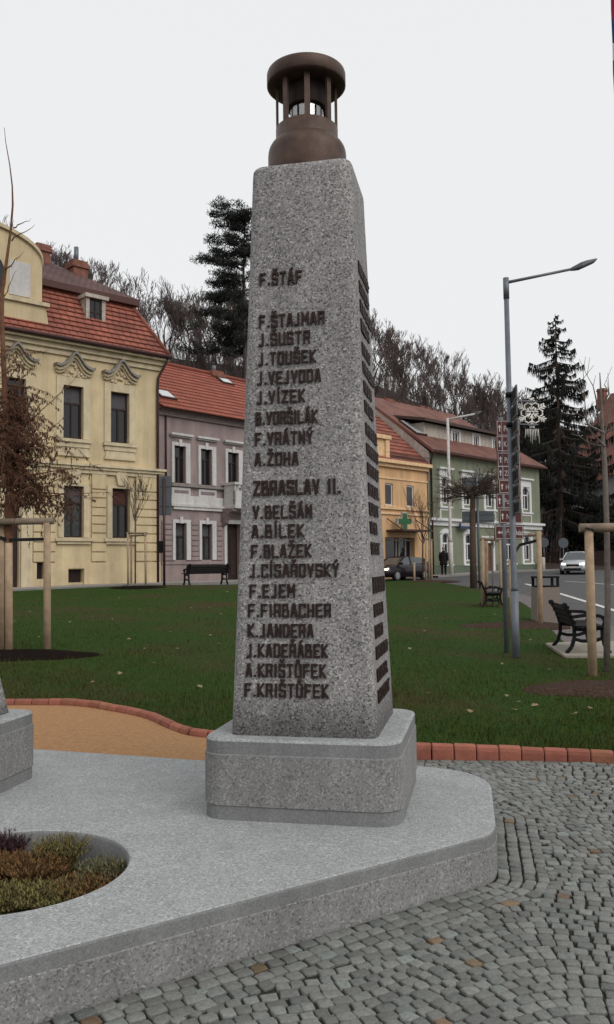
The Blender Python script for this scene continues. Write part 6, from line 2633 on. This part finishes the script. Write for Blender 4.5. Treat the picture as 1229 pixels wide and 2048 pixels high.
# flag at the upper right edge
fx = at(1224, 100, 6.0)
fl = thing('flag', 'hanging flag in red white and blue at the top right edge of the photo', 'flag', (fx.x + .35, 6.0, zg(fx.x, 6)))
b = MB()
nU, nV = 26, 40
zt, zb_ = at(1222, -60, 6).z, at(1229, 235, 6).z
def fp(i, j):
    k = i / nU
    v = j / nV
    xl = interp([(0, at(1221, -60, 6).x), (.25, at(1222, 10, 6).x), (.5, at(1225, 80, 6).x), (.68, at(1225.5, 125, 6).x), (.85, at(1229, 190, 6).x), (1, at(1234, 235, 6).x)], v)
    x = xl + k * .33
    y = 6 + .05 * math.sin(k * 11 + v * 2) * (1 - .3 * k) + .02 * math.sin(v * 7 + k * 3)
    return V((xl * y / 6 + k * .33, y, zt + (zb_ - zt) * v))
for j in range(nV + 1):
    for i in range(nU + 1): b.v.append(fp(i, j))
for j in range(nV):
    for i in range(nU):
        q = j * (nU + 1) + i
        v = j / nV
        tilt = v - .16 * (i / nU)
        mi = 0 if tilt < .30 else (1 if tilt < .46 else (2 if tilt < .60 else (0 if tilt < .72 else 1)))
        b.f.append([q, q + 1, q + nU + 2, q + nU + 1]); b.mi.append(mi); b.sm.append(True)
b.build('cloth', [M['flagred'], M['flagblue'], M['flagwhite']], fl)
b = MB()
b.tube([V((fx.x + .36, 6.0, zg(fx.x, 6) - .2)), V((fx.x + .36, 6.0, zt + .3))], .03, 12)
b.build('mast', M['galvlight'], fl)

# ------------------------------------------------------------------ cars
def car(label, loc, rz, L, W, H, paint, lamp, plate=True):
    """front towards local +x"""
    root = thing('parked_car', label, 'car', loc)
    hl, hw = L / 2, W / 2
    def ring(x, zb, zs, zt, w, wt):
        return [V((x, -w * .92, zb)), V((x, -w, zb + (zs - zb) * .45)), V((x, -w * .985, zs)), V((x, -wt, zt)), V((x, 0, zt + .02)), V((x, wt, zt)), V((x, w * .985, zs)), V((x, w, zb + (zs - zb) * .45)), V((x, w * .92, zb))]
    st_ = [(-hl, .42, .62, .72, .70, .62), (-hl + .06, .26, .66, .90, .82, .70), (-hl + .35, .2, .72, 1.0, .86, .74), (-.9, .2, .74, 1.0, hw, .76), (0, .2, .74, .98, hw, .76), (hl - 1.35, .2, .73, .97, hw, .76),
           (hl - .95, .2, .72, .93, .87, .72), (hl - .35, .22, .66, .84, .84, .66), (hl - .08, .24, .6, .72, .76, .56), (hl, .34, .52, .60, .66, .5)]
    b = MB()
    b.rings([ring(*q) for q in st_], smooth=True)
    sub_at(b, loc, rz); b.build('body', paint, root)
    b = MB()
    cab = [(-hl + .12, .9, .74, .62, 1.0), (-hl + .62, .93, .77, .6, H - .06), (-.2, .95, .78, .60, H), (.30, .95, .78, .58, H - .04), (hl - 1.02, .93, .76, .66, .95)]
    rs = []
    for x, z0, w0, w1, z1 in cab:
        rs.append([V((x, -w0, z0)), V((x, -w1, z1 - .03)), V((x, -w1 * .7, z1)), V((x, w1 * .7, z1)), V((x, w1, z1 - .03)), V((x, w0, z0))])
    b.rings(rs, smooth=False)
    sub_at(b, loc, rz); b.build('cabin', M['carglass'], root)
    b = MB()
    rf = []
    for x, w1, z1 in ((-hl + .55, .61, H - .075), (-.2, .61, H + .005), (.33, .59, H - .035)):
        rf.append([V((x, -w1, z1 - .05)), V((x, -w1 * .7, z1 + .012)), V((x, w1 * .7, z1 + .012)), V((x, w1, z1 - .05))])
    b.rings(rf, smooth=True)
    for s_ in (-1, 1):
        for (x0, z0, x1, z1, w0, w1) in ((hl - 1.05, .95, .31, H - .06, .77, .6), (-.15, .95, -.2, H - .02, .79, .61), (-hl + .15, .95, -hl + .58, H - .1, .77, .62)):
            b.bar((x0, s_ * w0, z0), (x1, s_ * w1, z1), .07, .05)
    sub_at(b, loc, rz); b.build('roof_panel', paint, root)
    for x in (-hl + .78, hl - .82):
        for s_ in (-1, 1):
            b = MB()
            y0, y1 = s_ * (hw - .2), s_ * (hw + .012)
            b.tube([(x, y0, .31), (x, y1, .31)], .315, 20)
            sub_at(b, loc, rz); w = b.build('wheel', M['tyre'], root)
            b = MB()
            b.tube([(x, s_ * (hw + .0125), .31), (x, s_ * (hw + .022), .31)], .205, 16)
            for k in range(5):
                a = 2 * PI * k / 5
                b.bar((x, s_ * (hw + .03), .31), (x + .19 * math.cos(a), s_ * (hw + .03), .31 + .19 * math.sin(a)), .05, .014, up=(0, 1, 0))
            sub_at(b, loc, rz); b.build('rim', M['rim'], w)
    for s_ in (-1, 1):
        b = MB()
        b.rings([[V((x, s_ * y0, z0)), V((x, s_ * y1, z0 + .02)), V((x - .12, s_ * y1, z1)), V((x - .05, s_ * y0, z1 - .02))] for x, y0, y1, z0, z1 in ((hl - .12, .42, .74, .60, .76), (hl + .0, .44, .70, .61, .74))], smooth=False)
        sub_at(b, loc, rz); b.build('headlight', lamp, root)
        b = MB()
        b.box(-hl - .02, -hl + .1, s_ * .70 - .10, s_ * .70 + .10, .66, .86)
        sub_at(b, loc, rz); b.build('tail_light', M['tail'], root)
        b = MB()
        b.rings([[V((x, s_ * y, z)) for y, z in ((.80, .93), (.98, .95), (.98, 1.07), (.82, 1.06))] for x in (hl - 1.28, hl - 1.14)], smooth=False)
        sub_at(b, loc, rz); b.build('mirror', paint, root)
    b = MB()
    b.box(hl - .10, hl + .012, -.40, .40, .52, .66)
    b.box(hl - .10, hl + .005, -.55, .55, .26, .40)
    sub_at(b, loc, rz); b.build('grille', M['black'], root)
    b = MB()
    b.box(hl + .006, hl + .02, -.26, .26, .42, .52)
    sub_at(b, loc, rz); b.build('number_plate', M['signwhite'], root)
    return root
p = at(1150, 1135, 57); p.z = zg(p.x, p.y)
car('silver hatchback with lit headlights coming along the road at right', (p.x + .55, p.y + 1.3, p.z - .03), math.atan2(-.90, -.42), 4.2, 1.75, 1.5, M['carsilver'], M['headlampw'])
g_ = ong(797, 1161)
dd = V((-FG.d.x, -FG.d.y))
p = V((g_.x, g_.y)) - dd * 1.05 + V((FG.n.x, FG.n.y)) * .7
car('dark car with lit headlights standing in front of the orange house', (p.x, p.y, zg(p.x, p.y) - .04), math.atan2(dd.y, dd.x), 4.4, 1.8, 1.43, M['cardark'], M['headlamp'])

# ------------------------------------------------------------------ person on the far pavement
g_ = at(889, 1144, 0 + FG.w(2.2, 0, 0).y - 1.4)
a_, _ = FG.uv(888, 1130, -1.3)
pp = FG.w(a_, -1.3, 0)
pz = zg(pp.x, pp.y) + .06
hgt = 1.78
per = thing('person', 'person in a long black coat walking on the pavement past the green house', 'person', (pp.x, pp.y, pz))
def skin_mesh(name, nodes, edges, parent, m, sub=2):
    me = bpy.data.meshes.new(name)
    me.from_pydata([n[:3] for n in nodes], edges, [])
    ob = bpy.data.objects.new(name, me)
    COL.objects.link(ob)
    sk = ob.modifiers.new('skin', 'SKIN')
    sk.use_smooth_shade = True
    for i, n in enumerate(nodes):
        r = n[3]
        me.skin_vertices[0].data[i].radius = (r if not hasattr(r, '__len__') else r[0], r if not hasattr(r, '__len__') else r[1])
    me.skin_vertices[0].data[0].use_root = True
    s_ = ob.modifiers.new('sub', 'SUBSURF')
    s_.levels = s_.render_levels = sub
    bpy.context.view_layer.update()
    m2 = bpy.data.meshes.new_from_object(ob.evaluated_get(bpy.context.evaluated_depsgraph_get()))
    bpy.data.objects.remove(ob)
    m2.name = name
    m2.materials.clear()
    m2.materials.append(m)
    o2 = bpy.data.objects.new(name, m2)
    COL.objects.link(o2)
    o2.parent = parent
    return o2
nd = [(0, 0, .95, (.13, .10))]; ed = []
def addn(x, y, z, r, parent):
    nd.append((x, y, z, r)); ed.append((parent, len(nd) - 1)); return len(nd) - 1
ch = addn(0, .02, 1.22, (.15, .11), 0); sh = addn(0, .03, 1.42, (.13, .09), ch); nk = addn(0, .0, 1.52, .055, sh)
h1 = addn(0, -.02, 1.60, (.070, .085), nk); h2 = addn(0, -.02, 1.69, (.078, .09), h1); h3 = addn(0, -.01, 1.76, (.05, .06), h2)
for s_, fwd in ((-1, .10), (1, -.12)):
    hp = addn(s_ * .09, 0, .88, .085, 0); kn = addn(s_ * .095, -fwd * .9, .49, .058, hp); an = addn(s_ * .09, -fwd * 1.1 + .03, .09, .042, kn); to = addn(s_ * .10, -fwd * 1.1 - .13, .03, .038, an)
    so = addn(s_ * .19, .03, 1.40, .065, sh); el = addn(s_ * .25, .06, 1.12, .05, so); wr_ = addn(s_ * .24, -.04 + fwd * .5, .88, .034, el); hd_ = addn(s_ * .24, -.06 + fwd * .55, .81, (.028, .04), wr_)
    for q in range(4):
        f1 = addn(s_ * .24 + .004, -.085 + fwd * .55 + q * .018, .755, .0095, hd_); addn(s_ * .235, -.08 + fwd * .55 + q * .018, .70 + .006 * abs(q - 1.5), .008, f1)
    t1 = addn(s_ * .225, -.10 + fwd * .55, .80, .010, hd_); addn(s_ * .22, -.11 + fwd * .55, .76, .008, t1)
body = skin_mesh('body', nd, ed, per, M['skin'])
ct_ = MB()
rs = []
for z, w, d_, oy in ((.60, .25, .20, .0), (.75, .245, .19, .0), (.95, .225, .165, .0), (1.15, .22, .155, .02), (1.30, .235, .15, .03), (1.42, .20, .125, .03), (1.49, .10, .09, .01), (1.55, .085, .085, .0)):
    rs.append([V((w * math.cos(2 * PI * k / 20), oy + d_ * math.sin(2 * PI * k / 20), z)) for k in range(20)])
ct_.rings(rs)
for s_, fwd in ((-1, .10), (1, -.12)):
    ct_.tube([(s_ * .17, .03, 1.43), (s_ * .20, .03, 1.38), (s_ * .25, .055, 1.12), (s_ * .24, -.03 + fwd * .48, .90)], [.07, .082, .072, .055], 12)
ct_.build('coat', M['coat'], per, (0, 0, 0))
tr_ = MB()
for s_, fwd in ((-1, .10), (1, -.12)):
    tr_.tube([(s_ * .09, 0, .92), (s_ * .095, -fwd * .9, .49), (s_ * .09, -fwd * 1.1 + .03, .10)], [.115, .08, .068], 12)
    tr_.rings([[V((s_ * .095 + x, -fwd * 1.1 + y, z)) for x, y in ((-.05, .07), (-.055, -.08), (-.03, -.19), (.03, -.19), (.055, -.08), (.05, .07))] for z in (-.0, .08)], smooth=False)
tr_.build('trousers', M['coat'], per, (0, 0, 0))
hr = MB()
hr.lathe((0, .0, 1.70), [(.0, .10), (.05, .092), (.082, .06), (.094, .01), (.09, -.05), (.07, -.09)], 16)
for v in hr.v:
    if v.y < -.03 and v.z < 1.73: v.y = -.03 - (v.y + .03) * .1
hr.build('hair', M['hair'], per, (0, 0, 0))
for o in per.children: o.location = (0, 0, 0)
per.rotation_euler = (0, 0, math.radians(165))
per.scale = (1.03,) * 3

# ------------------------------------------------------------------ leaves on the lawn
rng = random.Random(19)
lp_ = [(572 / 2.458 + 0, 1250), (238, 1197), (232, 1210), (186, 1235), (225, 1240), (195, 1260), (250, 1270), (259, 1281), (378, 1285), (383, 1218), (403, 1222), (420, 1217), (443, 1230), (455, 1185), (78, 1276), (342, 1266), (421, 1273), (140, 1246), (280, 1221), (185, 1368), (310, 1330), (400, 1377),
       (806, 1335), (850, 1264), (889, 1278), (990, 1230), (940, 1427), (1014, 1395), (1030, 1424), (960, 1302), (945, 1260), (853, 1238), (802, 1258), (820, 1300), (1062, 1282), (1100, 1342), (1005, 1330), (905, 1210), (870, 1203), (1120, 1400), (1070, 1415), (1180, 1420), (1040, 1408), (860, 1390), (910, 1345), (1150, 1432),
       (100, 1215), (60, 1225), (320, 1210), (355, 1300), (30, 1245), (290, 1300), (200, 1200), (440, 1290), (430, 1340), (240, 1350), (120, 1370)]
lf0 = None
for i, (px, py) in enumerate(lp_):
    g_ = ong(px, py)
    s_ = rng.uniform(.025, .052)
    if lf0 is None:
        b = MB()
        pts = [(0, -1), (.45, -.6), (.35, -.3), (.9, -.1), (.5, .15), (.6, .6), (.2, .5), (0, 1), (-.2, .5), (-.6, .6), (-.5, .15), (-.9, -.1), (-.35, -.3), (-.45, -.6)]
        b.add([(0, 0, .25)] + [(x, y, .1 + .3 * abs(x)) for x, y in pts], [(0, 1 + k, 1 + (k + 1) % 14) for k in range(14)], 0)
        lf0 = b.build('fallen_leaf', M['leafpale'])
        o = lf0
    else:
        o = lf0.copy()
        COL.objects.link(o)
    tag(o, 'pale yellow brown fallen leaf lying on the dark lawn', 'leaf', 'fallen leaves on the lawn')
    o.location = (g_.x, g_.y, g_.z + .02)
    o.rotation_euler = (rng.uniform(-.35, .35), rng.uniform(-.35, .35), rng.uniform(0, 6.28))
    o.scale = (s_, s_, s_)

# ------------------------------------------------------------------ grass blades on the lawn
rng = random.Random(23)
mb = MB()
n = 0
while n < 62000:
    u = rng.uniform(-.46, .44)
    r = lawn_far(u)
    if not r: continue
    y0, y1 = r[0] + .0, min(r[1], 30)
    k = rng.random()
    y = 1 / ((1 - k) / y0 + k / y1)          # denser near, as blades show larger there
    x = u * y
    if y < edge_y(u) + .055: continue
    z = zg(x, y)
    n += 1
    h = rng.uniform(.018, .05) * (1 + .5 * (rng.random() < .08)) * (1 + .45 * math.sin(x * 2.1 + 1.3 * math.sin(y * 1.7)) * math.sin(y * 1.3 + x)) * (1.7 if y < edge_y(u) + .14 else 1)
    w = rng.uniform(.002, .004) * (1 + y * .05)
    a = rng.uniform(0, 6.28)
    s_ = V((math.cos(a), math.sin(a), 0)) * w
    e = V((x + rng.uniform(-.02, .02), y + rng.uniform(-.02, .02), z + h))
    p = V((x, y, z - .005))
    o = len(mb.v)
    mb.v += [p - s_, p + s_, e]
    mb.f.append([o, o + 1, o + 2]); mb.mi.append(0); mb.sm.append(False)
struct(mb.build('grass', M['grassb']), 'stuff')

for o in list(bpy.data.objects):
    if '_o' in o: del o['_o']
